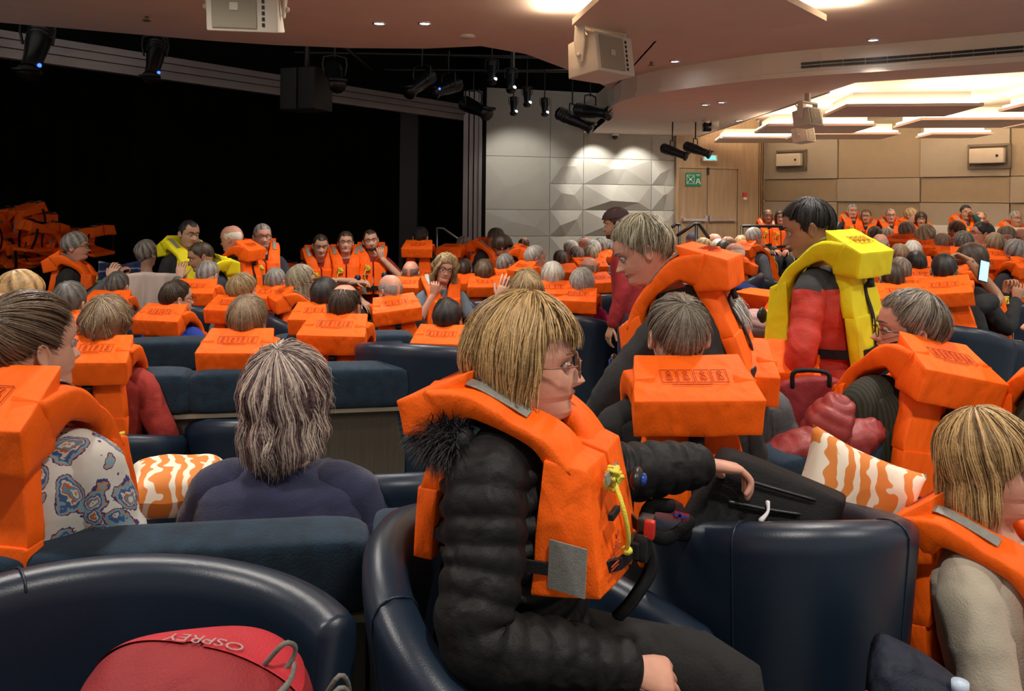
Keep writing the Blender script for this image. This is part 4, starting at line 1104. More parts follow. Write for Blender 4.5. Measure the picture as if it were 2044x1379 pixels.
tub_chair('wide dark navy tub chair behind the bobbed head, near the aisle', -.42, 4.25, -12, .40, .80, .7, -.25, 1)

# ---------------------------------------------------------------- the people close by
def puffer_jacket(root, TT):
    j = jacket('orange', 0, root)
    return j
PUFF = mat((.0042, .0041, .0043), .6, .25, 300, .1, 20, name='black_puffer', wr=.5, ws=20, spec=.3)
wroot, wTH, wTT, wO = person('woman in black puffer coat and glasses, in profile, wearing an orange life jacket', 1054, 722, 1.62, -112, 'bob', 'goldblond', 'pink', top=(.01, .01, .01), lod=0, hyaw=22, hpitch=0, lean=-2, hoff=(-.015, -.045), jdz=.010, jz=.72,
    glasses=(.25, .10, .05), puffer=.09, topmat=PUFF, strands=4600, sr=.0009, seat=False, seatz=.45, girth=1.10, sc=.92, headscale=1.085, bottom=(.006, .006, .006),
    arms={'R': ((.28, .03, -.345), (.10, .27, -.44)), 'L': ((-.31, .13, -.20), (-.46, .33, -.20))}, hands={'R': dict(curl=.75, n=(.6, .1, .8)), 'L': dict(curl=.6, n=(-.2, .1, 1), d=(-.5, .8, -.15))},
    hover=dict(hl='heroine', t=.028, n=.007, drop=([0, 66, 76, 88, 130, 180], [0, 0, .040, .070, .055, .035]), tip=.74, wave=.003, tilt=rad(-6), mess=.010, swirl=.28))
# fur trim of the hood, earring, collar lining
mb = MB(); r_ = np.random.default_rng(4)
def furc(t, dx=0, dz=0): return np.array([(.175+dx)*math.sin(t), -.035-(.165+dx)*math.cos(t), -.045+.03*math.sin(t*1.4)+dz])
for k in range(4200):
    t = r_.uniform(-.5, 1.45); ph_ = r_.uniform(0, 2*PI)
    c = furc(t, .028*math.cos(ph_), .028*math.sin(ph_)); out = furc(t, .1)-furc(t)
    d = out/np.linalg.norm(out)*math.cos(ph_)+np.array([0, 0, math.sin(ph_)])+r_.normal(0, .35, 3); d /= np.linalg.norm(d); L_ = r_.uniform(.02, .055)
    s_ = np.cross(d, [0, 0, 1]); s_ /= np.linalg.norm(s_)+1e-6
    p = np.array([c+d*L_*u+np.array([0, 0, -.014*u*u]) for u in (0, .5, 1)]); w_ = np.array([.0016, .0012, .0002])[:, None]
    mb.grid(wTT(np.stack([p+s_*w_, p-s_*w_], 1)), att=r_.uniform(0, 1))
tube(mb, wTT(np.array([furc(t) for t in np.linspace(-.5, 1.45, 9)])), .028, 10, 2)
mb.build('fur_trim', hairmat((.004, .004, .005), (.03, .03, .034), None, .6), wroot, attr=True)
mb = MB(); ball(mb, wTH(np.array([[.0775, -.006, -.060]]))[0], (.007, .007, .0085), 12, 8); mb.build('earring', SILVER, wroot)
mb = MB(); strip(mb, wTT(np.array([[.12, -.10, -.005], [.15, -.06, -.01], [.16, -.01, -.02], [.14, .04, -.03]])), .05, .012, (.3, -.2, 1), 4); mb.build('hood_lining', cloth((.25, .50, .56)), wroot)
wh = np.array([-.46, .33, -.20])*.92+wO
mb = MB(); th_ = np.linspace(0, 2*PI, 20); ax = np.array([-.5, .8, -.15]); ax /= np.linalg.norm(ax); u_ = np.cross(ax, [0, 0, 1]); u_ /= np.linalg.norm(u_); v_ = np.cross(u_, ax)
for k in (.0, .012):
    for t in th_[:-1]: ball(mb, wh+ax*(-.005+k)+(u_*math.cos(t)*.031+v_*math.sin(t)*.026), .0042, 6, 5)
mb.build('bracelet', mat((.45, .42, .45), .25, metal=.8, name='bracelet_beads'), wroot)

PAIS = paisley_mat()
person('woman in paisley blouse with pulled back brown hair, seen from behind', 62, 690, 2.02, -8, 'pulled', 'brown', 'pale', topmat=PAIS, lod=0, hyaw=-22, strands=2600, seat=False, seatz=.30, girth=1.15, sc=1.12, floor=-.15,
       arms={'R': ((.25, .03, -.33), (.13, .25, -.42))}, bottom=(.10, .16, .24), hover=dict(t=.012, tilt=rad(60), n=.003), sh=1.05)
person('woman with shaggy purple streaked hair in navy sweater, from behind, without a jacket', 572, 792, 2.30, -2, 'shag', ((.035, .022, .020), (.66, .56, .46), (.20, .125, .125)), 'pale', top=(.022, .028, .075), lod=0, jk=None, strands=3800, seat=False, seatz=.28, girth=1.40, sh=1.15,
       floor=-.15, hyaw=-6, sc=1.05, hover=dict(t=.034, n=.011, wave=.007, tip=1.06, drop=([0, 45, 60, 90, 180], [0, .0, .06, .10, .115])), topmat=mat((.018, .022, .062), .9, .5, 200, .12, 20, name='navy_knit', wr=.8, ws=7, sheen=.2), lean=6, hpitch=0)
person('blonde woman in cream fleece with straight bob, turned to the aisle', 1978, 925, 2.02, -138, 'bob', 'goldblond', 'pink', top=(.42, .37, .28), lod=0, hyaw=12, jdz=-.02, jz=.86, strands=2600, seat=False, seatz=.10, floor=-.30,
       topmat=mat((.45, .40, .31), .95, .5, 220, .06, 20, name='cream_fleece', wr=.8, ws=8, sheen=.2), hover=dict(hl='long', t=.018, n=.004, tilt=rad(14), drop=([0, 60, 70, 90, 130, 180], [0, .0, .08, .12, .12, .11]), tip=.92, wave=.003),
       arms={'R': ((.24, .10, -.33), (.20, .36, -.34)), 'L': ((-.24, .10, -.33), (-.14, .34, -.36))}, lean=8, sc=1.05)
person('man with short grey brown hair and small bald spot, from behind, in black coat', 1352, 668, 2.50, 4, 'short', 'greybrown', 'pale', top=(.01, .01, .011), lod=0, strands=2600, seat=False, seatz=.33, floor=-.15, sc=1.06, girth=1.1, hover=dict(t=.009, tilt=rad(38), n=.0025), sr=.0009, jdz=-.02,
       arms={'L': ((-.30, .04, -.27), (-.30, .25, -.38))})
person('silver haired woman in grey sweater beside the man in black coat', 1440, 655, 2.95, -12, 'womanshort', 'silver', 'pale', top=(.10, .10, .105), lod=0, strands=1500, seat=False, seatz=.33, floor=-.15, sc=1.05, hyaw=-10)
person('man in ribbed green sweater and thin glasses, looking over his shoulder', 1815, 655, 2.86, 22, 'short', 'greybrown', 'pink', lod=0, strands=2400, hyaw=52, glasses=True, seat=False, seatz=.33, floor=-.15, sc=1.1, side=12, hroll=-6,
       topmat=stripes_mat('ribbed_green_knit', (.016, .018, .010), (.032, .035, .022), (1, 0, 0), 26), hover=dict(t=.013, n=.005, wave=.004), girth=1.1, sr=.0010)
person('person in dark green fleece at the far end of the bench, face out of view', 2120, 640, 2.75, 40, 'short', 'greybrown', 'pale', top=(.035, .040, .022), lod=1, seat=False, seatz=.33, floor=-.15, sc=1.1, girth=1.2)
person('standing woman with short blond hair and black sweater, bending over the aisle', 1280, 500, 2.95, 66, 'womanshort', 'ash', 'pink', top=(.022, .021, .021), lod=0, strands=1800, stand=True, hover=dict(hl='short', t=.019, n=.009, mess=.012, swirl=.25), hyaw=18, hpitch=-24, lean=-18, girth=1.35, sh=1.05, floor=-.25, sc=1.0,
       arms={'L': ((-.26, .14, -.32), (-.20, .30, -.58)), 'R': ((.26, .10, -.33), (.20, .25, -.58))}, hands={'L': dict(curl=.25, d=(0, .8, -.6))}, seat=False)
person('crew member in red coat and yellow life jacket, walking with black hair', 1612, 455, 3.35, 46, 'short', 'black', 'tan', lod=0, strands=1600, stand=True, jk='yellow', hyaw=22, hpitch=-18, lean=-5, floor=-.25, sc=1.0, girth=1.1,
       topmat=mat((.52, .032, .014), .6, .35, 200, .08, 9, name='red_coat_cloth', wr=.9, ws=9), hover=dict(t=.011, n=.005), bottom=(.50, .03, .014), skirt=True, yoke=(.03, .03, .033), arms={'L': ((-.27, -.02, -.33), (-.20, .06, -.58)), 'R': ((.25, -.02, -.33), (.22, .10, -.56))}, seat=False)

# ---------------------------------------------------------------- crowd
def P(label, px, py, Y, yaw, hs, hc_, skin='pale', **k):
    k['skin'] = skin
    k.setdefault('lod', 1 if Y < 8.5 else 2); return person(label, px, py, Y, yaw, hs, hc_, **k)
BK, BLU, GRY = (.012, .012, .013), (.03, .055, .12), (.09, .09, .10)
CRED = (.22, .012, .012)
P('woman with wavy blond bob looking down, at the picture edge beyond the paisley blouse', 42, 592, 3.9, -52, 'womanshort', 'goldblond', hpitch=-12)
P('bald pink headed person behind the pulled back brown hair', 2, 640, 3.4, 0, 'bald', 'grey', 'pink', jk=None)
P('person with dark curly greying hair in front of the standing grey haired woman', 140, 606, 4.6, 4, 'short', 'dkgrey', hover=dict(t=.02, wave=.01))
P('person with bushy light brown hair beyond the paisley blouse', 215, 652, 3.62, 3, 'fluffy', 'ltbrown', top=(.35, .03, .02), strands=900, lod=1)
P('person in grey sweater raising both arms to hold up the white blanket', 236, 572, 6.4, 0, 'short', 'dkgrey', top=GRY, arms={'R': ((.36, .08, .0), (.42, .20, .22)), 'L': ((-.33, .08, -.04), (-.16, .22, .20))}, hands={'R': dict(d=(0, .3, 1), n=(0, -1, 0)), 'L': dict(d=(0.2, .3, 1), n=(0, -1, 0))}, lean=-4)
P('person with curly grey hair and pale blue top standing behind the white blanket', 293, 506, 7.4, -14, 'womanshort', 'saltpepper', jk=None, top=(.12, .16, .22), stand=True, hover=dict(wave=.01))
P('standing woman with short grey hair, glasses and black sweater holding up plaid blanket', 153, 492, 7.0, -78, 'womanshort', 'saltpepper', 'pink', top=BK, stand=True, glasses=True, lod=1, arms={'R': ((.24, .04, -.34), (.05, .36, -.10)), 'L': ((-.25, .06, -.30), (-.12, .38, -.08))}, hands={'R': dict(curl=1.0, d=(0, .5, .8)), 'L': dict(curl=1.0, d=(0, .5, .8))})
P('crew man in black shirt and yellow life jacket with short dark hair, standing', 378, 466, 7.1, -128, 'crop', 'black', 'olive', jk='yellow', top=BK, stand=True, bare='short', hpitch=-8, jkparts=['belt', 'back_strap', 'reflective_tape1', 'reflective_tape-1'])
P('woman in yellow life jacket over dark coat, head bowed, holding the blanket edge', 400, 512, 6.7, 118, 'bun', 'dkbrown', 'tan', jk='yellow', top=(.015, .016, .028), stand=True, lean=-14, hpitch=-18, arms={'L': ((-.24, .12, -.25), (-.14, .34, -.28)), 'R': ((.24, .1, -.3), (.1, .3, -.3))}, jkparts=['belt', 'reflective_tape1', 'reflective_tape-1'], hover=dict(bun=0))
P('bald man in blue t-shirt and orange life jacket, looking toward the stage', 462, 476, 7.3, 82, 'bald', 'white', 'pink', top=(.055, .085, .16), stand=True, bare='short', hpitch=-10, lean=-4)
P('bearded man with grey hair and glasses, arms crossed over his life jacket', 524, 472, 7.7, -150, 'short', 'grey', 'pink', top=(.02, .025, .04), stand=True, glasses=True, beard='grey', arms={'R': ((.26, .1, -.28), (-.08, .26, -.24)), 'L': ((-.26, .1, -.28), (.08, .28, -.22))})
def crew(label, px, py, Y, yaw, **k): return P(label, px, py, Y, yaw, k.pop('hs', 'short'), k.pop('hc_', 'dkbrown'), top=CRED, bare='short', seatz=.30, legs={s: ((s*.14, .42, .66), (s*.15, .47, .12)) for s in (-1, 1)}, floor=-.38, seat=False, lod=1, **k)
crew('young woman in red shirt with hair in a bun, sitting slumped on the stage edge', 640, 490, 8.6, -158, hs='bun', hc_='dkbrown', hpitch=-12, lean=-10, arms={'R': ((.28, .12, -.30), (.06, .36, -.46)), 'L': ((-.26, .12, -.32), (-.02, .36, -.48))})
crew('young man in red shirt with arms folded, middle one of three on the stage edge', 690, 484, 8.7, -165, arms={'R': ((.28, .12, -.27), (-.10, .28, -.24)), 'L': ((-.28, .12, -.27), (.10, .31, -.21))}, hpitch=2)
crew('bearded young man in red shirt resting his chin on his hand', 740, 480, 8.8, -165, hs='crop', hc_='dkbrown', beard='dkbrown', hroll=8, arms={'L': ((-.32, .22, -.26), (-.09, .20, -.02)), 'R': ((.27, .12, -.34), (.12, .36, -.46))}, hands={'L': dict(curl=1.0, d=(.2, .1, 1), n=(0, 1, 0))})
P('person in white shirt under a long backed life jacket, below the bowed woman', 414, 552, 6.3, -6, 'short', 'grey', top=(.55, .53, .50), hpitch=-25)
P('person with short dark brown hair and glasses in bright blue shirt', 354, 596, 5.4, -14, 'short', 'dkbrown', top=(.012, .05, .42), hyaw=-30, glasses=True, strands=500)
P('person with wavy blond hair one row beyond the smooth light brown hair', 486, 580, 5.9, -12, 'womanshort', 'blond', top=(.20, .20, .19), hyaw=-25, strands=400)
P('person with smooth light brown hair directly beyond the purple streaked hair', 495, 640, 3.95, 2, 'womanshort', 'ltbrown', top=(.05, .035, .025), strands=900, hover=dict(t=.018, n=.003, wave=.001))
P('grey haired person beside the woman in sunglasses', 550, 562, 6.9, -5, 'short', 'grey', top=BK)
P('woman in sunglasses with long blond brown hair and white top', 603, 562, 6.0, -64, 'long', 'ash', 'pink', top=(.55, .54, .50), glasses='sun', hyaw=-16, strands=500)
P('black haired person beyond the man in red sweater', 648, 592, 5.2, 0, 'womanshort', 'black', top=BK, hover=dict(t=.018, n=.003))
P('balding dark haired man in red sweater with big orange neck pillow', 688, 612, 4.45, -6, 'balding', 'dkbrown', 'pink', top=(.30, .01, .015), sc=1.05, strands=500)
P('bald man with grey fringe and glasses looking back toward the stage', 778, 580, 5.9, 18, 'bald', 'grey', 'pink', top=BK, hyaw=28, glasses=True, side=-6)
P('bald headed person with dark fringe facing the dark stage', 820, 545, 7.8, -4, 'bald', 'greybrown', 'pink', top=BK)
P('curly blond woman in glasses, cheek resting on her hand, turned from the stage', 888, 538, 7.0, -165, 'curlylong', 'blond', 'pink', top=(.12, .16, .20), bare='short', glasses=True, hroll=-12, lod=1, strands=1600, sr=.0017, arms={'R': ((.27, .16, -.36), (.10, .16, -.04)), 'L': ((-.26, .14, -.30), (-.30, .40, -.42))}, hands={'R': dict(curl=1.1, d=(-.2, 0, 1), n=(0, 1, 0))}, hover=dict(t=.030, n=.014, tip=1.15, drop=([0, 40, 60, 90, 180], [0, .0, .07, .11, .11])))
P('person in dark cap and black top standing at the dim side of the stage', 840, 474, 9.2, -5, 'short', 'black', top=BK, stand=True, lod=1, cap=(.01, .01, .012), sc=1.0)
P('person in pale grey shirt leaning forward by the stage steps', 925, 492, 9.6, -30, 'short', 'grey', top=(.32, .32, .33), stand=True, lean=-18, hpitch=-35, lod=1)
P('dark grey haired person in black bending over beside the grey faceted wall', 990, 476, 9.4, -115, 'short', 'dkgrey', 'tan', top=BK, stand=True, hpitch=-30, lean=-8, lod=1)
P('dark haired woman bending toward the stage with her neck pillow up', 1002, 492, 8.7, 75, 'bob', 'dkbrown', 'tan', top=(.02, .018, .016), stand=True, hpitch=-35, lean=-14, lod=1, hover=dict(drop=([0, 180], [0, .02])))
P('balding man far back against the grey faceted wall', 1046, 490, 11.6, -10, 'balding', 'brown', 'pink')
P('person with brown curly hair in the row by the stage steps', 966, 545, 8.1, 6, 'fluffy', 'brown', top=(.02, .02, .03), lod=1)
P('grey haired man turned toward his neighbour with silver hair', 1010, 530, 8.2, -30, 'short', 'grey', 'pink', hyaw=-15, lod=1)
P('silver haired man in profile looking toward the doors', 1070, 515, 7.8, -58, 'short', 'silver', 'pink', hyaw=-14, lod=1, strands=300)
P('person with long white blond hair over the life jacket', 1103, 552, 6.7, -4, 'long', 'white', top=(.06, .05, .05), strands=500, hover=dict(drop=([0, 45, 60, 90, 180], [0, 0, .06, .10, .13])))
P('curly blond person with one hand raised to the hair', 1050, 580, 5.2, -5, 'curly', 'blond', top=(.02, .02, .022), strands=600, arms={'L': ((-.26, .02, -.16), (-.17, .02, .10))}, hands={'L': dict(curl=.3, d=(.3, 0, 1), n=(0, -1, 0))})
P('black haired person low in the row beyond the puffer coat woman', 893, 636, 5.0, -8, 'womanshort', 'black', top=(.02, .02, .03))
P('woman with silver bob and magenta collar', 1162, 566, 6.6, -20, 'bob', 'silver', 'pink', top=(.42, .02, .15), glasses=True, hover=dict(drop=([0, 60, 180], [0, .02, .03])), strands=300)
P('white haired woman in cream sleeves facing left, sitting far back near the faceted wall', 1138, 498, 11.2, 70, 'womanshort', 'white', 'pink', top=(.5, .46, .38), lod=1)
P('bald man bending forward beside the white haired woman', 1168, 491, 11.4, 78, 'bald', 'grey', 'pink', hpitch=-12, lod=1)
P('person in blue striped shirt with grey hair and raised life jacket', 1150, 511, 9.9, 35, 'short', 'grey', 'pink', topmat=stripes_mat('blue_striped_cloth', (.35, .45, .62), (.09, .15, .33), (0, 0, 1), 9), lod=1, bare='short', lean=-10)
P('bald pink headed man in profile with glasses before the bending blond woman', 1176, 537, 8.0, 28, 'bald', 'greybrown', 'pink', glasses=True, lod=1)
for i, (x, y, d, h, c, l) in enumerate(((1185, 500, 10.6, 'fluffy', 'silver', 'silver haired head just beyond the blue striped shirt'), (1198, 494, 11.6, 'curly', 'saltpepper', 'curly salt and pepper head beside the man in red jacket'), (1178, 510, 10.0, 'womanshort', 'ash', 'ash blond head low beside the man in red jacket'), (1215, 497, 12.2, 'short', 'grey', 'grey head partly hidden by the man in red jacket'))):
    P(l, x, y, d, 10*i-10, h, c)
P('man in red jacket and dark cap walking behind the bending blond woman', 1230, 446, 6.2, 76, 'short', 'dkbrown', 'tan', top=(.30, .015, .02), jk=None, stand=True, cap=(.03, .01, .012), hpitch=-10, lean=-6, bottom=(.06, .06, .12), beard='dkbrown')
P('bald pink headed man whose scalp shows above a large neck pillow', 1395, 566, 6.1, -2, 'bald', 'white', 'pink', top=BK, sc=1.05)
P('woman in dark knitted hat with orange band near the oak doors', 1382, 482, 10.8, 160, 'short', 'dkbrown', 'pink', cap=(.02, .02, .04))
P('blond woman with a fringe in profile, near the bent handrail', 1402, 496, 9.9, 70, 'bob', 'blond', 'pink', lod=1, hover=dict(drop=([0, 60, 180], [0, .02, .03])))
P('bald smooth headed man beneath the handrail at the oak doors', 1425, 484, 10.5, 40, 'shaved', 'grey', 'pink')
P('white haired woman smiling between the bald man and the dark haired woman', 1434, 498, 9.8, 150, 'womanshort', 'white', 'pink', glasses=True, lod=1)
P('dark haired woman squeezed beside the white haired smiling woman', 1444, 502, 9.5, 140, 'bob', 'dkbrown', 'pink', lod=1)
P('man with receding brown hair in the rows before the oak doors', 1452, 491, 9.7, 120, 'balding', 'greybrown', 'pink', lod=1)
P('old bald man with white fringe in profile and blue plaid collar', 1466, 507, 8.4, 66, 'bald', 'white', 'pink', top=(.05, .08, .14), side=4)
P('man with grey bald head before a bright neck pillow, near the long seat row', 1396, 523, 7.9, -30, 'bald', 'silver', 'pink', hyaw=20, side=6, lod=1)
P('small white blond head beyond the bending woman\'s shoulder', 1386, 508, 9.0, 60, 'womanshort', 'white', 'pink', lod=1)
P('white haired man in grey sleeves sitting sideways, arms on his lap', 1506, 474, 9.6, -70, 'short', 'silver', 'pink', top=(.10, .11, .13), lod=1, lean=6)
# rear rows by the beige wall
R_ = 'raised row before the beige wall'
P('balding man with glasses in the corner seat by the oak panels', 1533, 431, 14.2, 172, 'balding', 'dkgrey', 'tan', lod=1)
P('woman with long dark hair beside the man in the corner seat', 1557, 434, 14.1, 168, 'long', 'dkbrown', 'pink', lod=1)
P('grey haired man whose face shows above the yellow neck pillow', 1702, 421, 14.0, 170, 'short', 'grey', 'pink', lod=1)
P('person low beside the yellow neck pillow, in the rear row', 1729, 432, 13.9, 150, 'short', 'brown', 'tan', lod=1)
P('man with shaved head and glasses at the pale bench end', 1778, 430, 13.7, 165, 'crop', 'grey', 'pink', glasses=True, lod=1)
P('blond woman with pale sleeve turning on the pale bench', 1819, 430, 13.6, -130, 'womanshort', 'blond', 'pink', lod=1, top=(.5, .40, .33), arms={'L': ((-.28, .1, -.25), (-.4, .3, -.28))})
P('woman with dark hair leaning beside the blond woman on the pale bench', 1838, 438, 13.5, 160, 'bob', 'dkbrown', 'tan', lod=1)
P('person in green sleeve holding a camera up to the face', 1928, 424, 13.1, 175, 'short', 'black', 'tan', lod=1, top=(.02, .09, .08), arms={'L': ((-.30, .12, -.16), (-.06, .16, .12))}, hands={'L': dict(curl=1.0)})
P('small person in life jacket beside the camera holder', 1957, 437, 13.0, 165, 'balding', 'brown', 'pink', lod=1)
P('man with grey hair and blue sleeves near the wall speaker end of the pale bench', 2028, 436, 12.6, 178, 'short', 'grey', 'tan', lod=1, top=(.04, .06, .12))
# middle rows to the right
P('grey haired man with glasses in dark coat, facing right, before the dark partition', 1812, 462, 9.6, -62, 'short', 'grey', 'pink', glasses=True, lod=1, hyaw=-15)
P('person with curly ash hair and black leather sleeve before the dark partition', 1850, 472, 9.2, -40, 'curly', 'ash', 'pink', lod=1, hyaw=-30)
P('bald grey person with neck pillow beside the yellow life jacket', 1757, 489, 8.4, -28, 'bald', 'silver', 'pink', lod=1)
P('white haired head beyond the raised elbow', 1822, 505, 8.2, -20, 'womanshort', 'white', 'pink', lod=1)
P('smooth light brown head in the middle of the right hand rows', 1795, 513, 7.8, -5, 'womanshort', 'ltbrown', 'pink', lod=1)
P('dark brown head close behind the yellow life jacket', 1757, 522, 7.4, 0, 'womanshort', 'dkbrown', 'pink', lod=1)
P('black haired head low among the seats, beyond the paired neck pillows', 1828, 528, 7.0, -8, 'short', 'black', 'tan', lod=1)
P('brown crown of hair showing over the wide neck pillow beside the red coat', 1795, 543, 6.6, 2, 'short', 'greybrown', 'tan', lod=1)
P('person with brown hair and big pillow next to the crew member', 1778, 556, 5.7, -4, 'short', 'dkbrown', 'tan', lod=1, top=(.5, .48, .42))
P('dark brown haired person before the dark partition, turned away', 1908, 461, 9.4, 20, 'short', 'brown', 'pink', lod=1)
P('woman with streaked grey swept back hair in the middle rows', 1922, 487, 8.0, -10, 'womanshort', 'saltpepper', 'pink', lod=1, strands=300)
P('man with dark hair and glasses looking left across the rows', 1960, 466, 8.2, 60, 'short', 'black', 'pink', glasses=True, lod=1, hyaw=10)
P('older woman with short grey hair and pink jacket collar at the row end', 2008, 476, 8.3, 140, 'womanshort', 'greybrown', 'pink', lod=1)
P('bald man in blue sleeves at the very end of the row', 2040, 478, 8.4, 110, 'shaved', 'grey', 'pink', lod=1, top=(.04, .07, .16))
P('man in black t-shirt scratching his head with raised bare arm', 1885, 540, 5.7, -34, 'short', 'black', 'tan', top=(.012, .012, .013), bare='short', lod=1, arms={'R': ((.30, .20, -.03), (.12, .12, .24)), 'L': ((-.28, .05, -.3), (-.12, .25, -.4))}, hands={'R': dict(curl=.8, d=(-.6, -.1, .3), n=(0, .3, 1))}, girth=1.25, side=-8, lean=6)
P('woman with brown hair and glasses looking at a lit phone', 1945, 520, 6.0, -100, 'bob', 'dkbrown', 'tan', top=(.012, .012, .014), glasses=True, lod=1, hover=dict(drop=([0, 60, 180], [0, .02, .03])), arms={'L': ((-.22, .14, -.30), (-.06, .26, -.08)), 'R': ((.22, .16, -.30), (.02, .30, -.12))}, hands={'L': dict(curl=1.0, d=(.1, .2, 1)), 'R': dict(curl=.8, d=(0, .2, 1))})
for i, (x, y, d, yw, h, c, l) in enumerate((
    (1745, 470, 10.4, 10, 'short', 'dkgrey', 'dark grey head just right of the yellow neck pillow'), (1770, 472, 10.9, -15, 'womanshort', 'silver', 'silver head beside the dark partition end'),
    (1880, 485, 9.0, 5, 'balding', 'grey', 'thin grey hair between the ash curls and the streaked swept hair'), (1985, 490, 7.6, -12, 'short', 'ltbrown', 'light brown head below the man in glasses'),
    (2025, 505, 7.4, 15, 'womanshort', 'grey', 'grey head at the row end below the older woman'), (1405, 545, 7.2, 5, 'short', 'dkbrown', 'dark hair behind the large pillow of the bald scalp'),
    (1118, 520, 9.4, 15, 'short', 'dkgrey', 'dark grey head beyond the long white blond hair'), (1330, 500, 10.6, -20, 'short', 'brown', 'brown head beneath the bending woman\'s life jacket pillow'),
    (1480, 489, 10.6, -35, 'womanshort', 'blond', 'blond head near the oak pilaster'), (925, 540, 8.8, 8, 'short', 'dkbrown', 'dark brown head behind the curly blond woman'))):
    P(l, x, y, d, yw, h, c, skin='pink' if i % 2 else 'tan')
# every seated person has a seat of their own
PROTO_CH = {}
n_ = 0
def crowd_chair(x, y, fz, seat, yaw, lod, who):
    if lod not in PROTO_CH:
        c = tub_chair('dark navy lounge chair under one of the seated passengers', 0, 0, 0, .34, .60, .50, 0, lod, group='lounge chairs under the seated crowd')
        PROTO_CH[lod] = c; first = True
    else: c = copy_tree(PROTO_CH[lod])
    c['label'] = 'navy lounge chair of the '+' '.join(who.replace(',', '').split()[:11])
    c.location = (x, y, fz); c.rotation_euler = (0, 0, yaw); c.scale = (1, 1, max(.5, (seat-fz)/.46))
    return c
for (root, x, y, fz, sz, yaw, stand, seat, lod) in PEOPLE:
    if stand or not seat: continue
    d = Vector((math.sin(yaw), -math.cos(yaw)))*.06
    crowd_chair(x-d.x, y-d.y, fz, sz, yaw, max(1, lod), root['label'])

# details only the nearest life jacket shows: side tape, print, buckle
J = [c for c in wroot.children if c.name.startswith('life_jacket')][0]
for c in list(J.children):
    if c.name.startswith('reflective_tape'):
        if max(abs(v.co.y-.243) for v in c.data.vertices) < .02: bpy.data.objects.remove(c)
mb = MB(); mb.box((.176, .165, -.325), (.004, .075, .13), rot3(rz=-.13)); mb.build('reflective_tape', TAPE, J, smooth=False)
mb = MB(); mb.box((.07, .215, -.105), (.09, .004, .026), rot3(rx=.2)); mb.build('reflective_tape', TAPE, J, smooth=False)
mb = MB(); rr2 = random.Random(2)
for i in range(7): mb.box((.105+rr2.uniform(-.004, .004), .240-.0005*i, -.265-.010*i-(.015 if i > 4 else 0)), (.036 if i > 1 else .018, .002, .0028), rot3(rz=-.13))
for s in (-1, 1): mb.box((.105+s*.006, .238, -.252), (.003, .002, .018), rot3(ry=s*.4))
mb.build('printed_text', INK, J, smooth=False)
mb = MB(); hexa(mb, block8(-.035, .02, .252, .280, -.37, -.29), 3, .2); hexa(mb, block8(-.03, .015, .256, .284, -.29, -.25), 3, .2); tube(mb, [(-.02, .26, -.30), (-.03, .28, -.40), (-.02, .25, -.50), (-.01, .22, -.56)], .014, 6, 4, flat=.25); mb.build('buckle', BLACKPL, J)
mb = MB(); hexa(mb, block8(.0, .018, .270, .290, -.30, -.25), 2, .2); mb.build('release_tab', mat((.55, .02, .01), .4, name='red_plastic'), J)
# ---------------------------------------------------------------- fittings on and under the ceiling
DL = ['downlight nearer the hanging box speaker, one of a pair', 'downlight of the pair nearer the round ceiling detector', 'bright downlight above the bending blond woman', 'single downlight high on the upper ceiling above the long vent',
      'brightest downlight in the lower ceiling, beside a small dim one', 'downlight in the lower ceiling nearest the white twin speakers', 'small dim downlight in the lower ceiling']
for (px, py, z), l in zip(LIGHTS_IN_VIEW, DL):
    p = atz(px, py, z); r = empty('downlight', (p.x, p.y, z), 0, l, 'ceiling light', 'recessed downlights')
    mb = MB(); tube(mb, [(.055*math.cos(t), .055*math.sin(t), -.006) for t in np.linspace(0, 2*PI, 17)], .012, 6, 1, cap=False); mb.build('trim_ring', SILVER, r)
    mb = MB(); cyl(mb, (0, 0, -.010), (0, 0, -.004), .042, 16); mb.build('lens', LEDW, r)
p = atz(933, 71, UC); mb = MB(); cyl(mb, (p.x, p.y, UC-.02), (p.x, p.y, UC+.01), .075, 24); tag(mb.build('smoke_detector', WHITEPL), 'flat round pale detector near the pair of downlights', 'detector')
for px, py, z, l in ((293, 33, UC, 'brass sprinkler head beside the hanging box speaker'), (1300, 124, UC, 'small dark sprinkler head beside the bright downlight'), (1512, 236, LC, 'sprinkler head in the lower ceiling by the white twin speakers')):
    p = atz(px, py, z); mb = MB(); cyl(mb, (p.x, p.y, z), (p.x, p.y, z-.035), .016, 8); cyl(mb, (p.x, p.y, z-.035), (p.x, p.y, z-.04), .035, 10)
    tag(mb.build('sprinkler', mat((.25, .18, .10), .4, metal=.7)), l, 'sprinkler')
for px, py, l in ((1228, 266, 'white dome camera above the faceted wall'), (1411, 240, 'white and black turret camera on the lower ceiling')):
    p = atz(px, py, LC); mb = MB(); cyl(mb, (p.x, p.y, LC), (p.x, p.y, LC-.05), .07, 16); ball(mb, (p.x, p.y, LC-.07), .055, 12, 8, mat=1)
    if px > 1300: mb.box((p.x, p.y, LC-.11), (.12, .12, .14), mat=1); mb.box((p.x+.10, p.y, LC-.05), (.16, .12, .10))
    tag(mb.build('security_camera', [WHITEPL, BLACKPL]), l, 'camera')
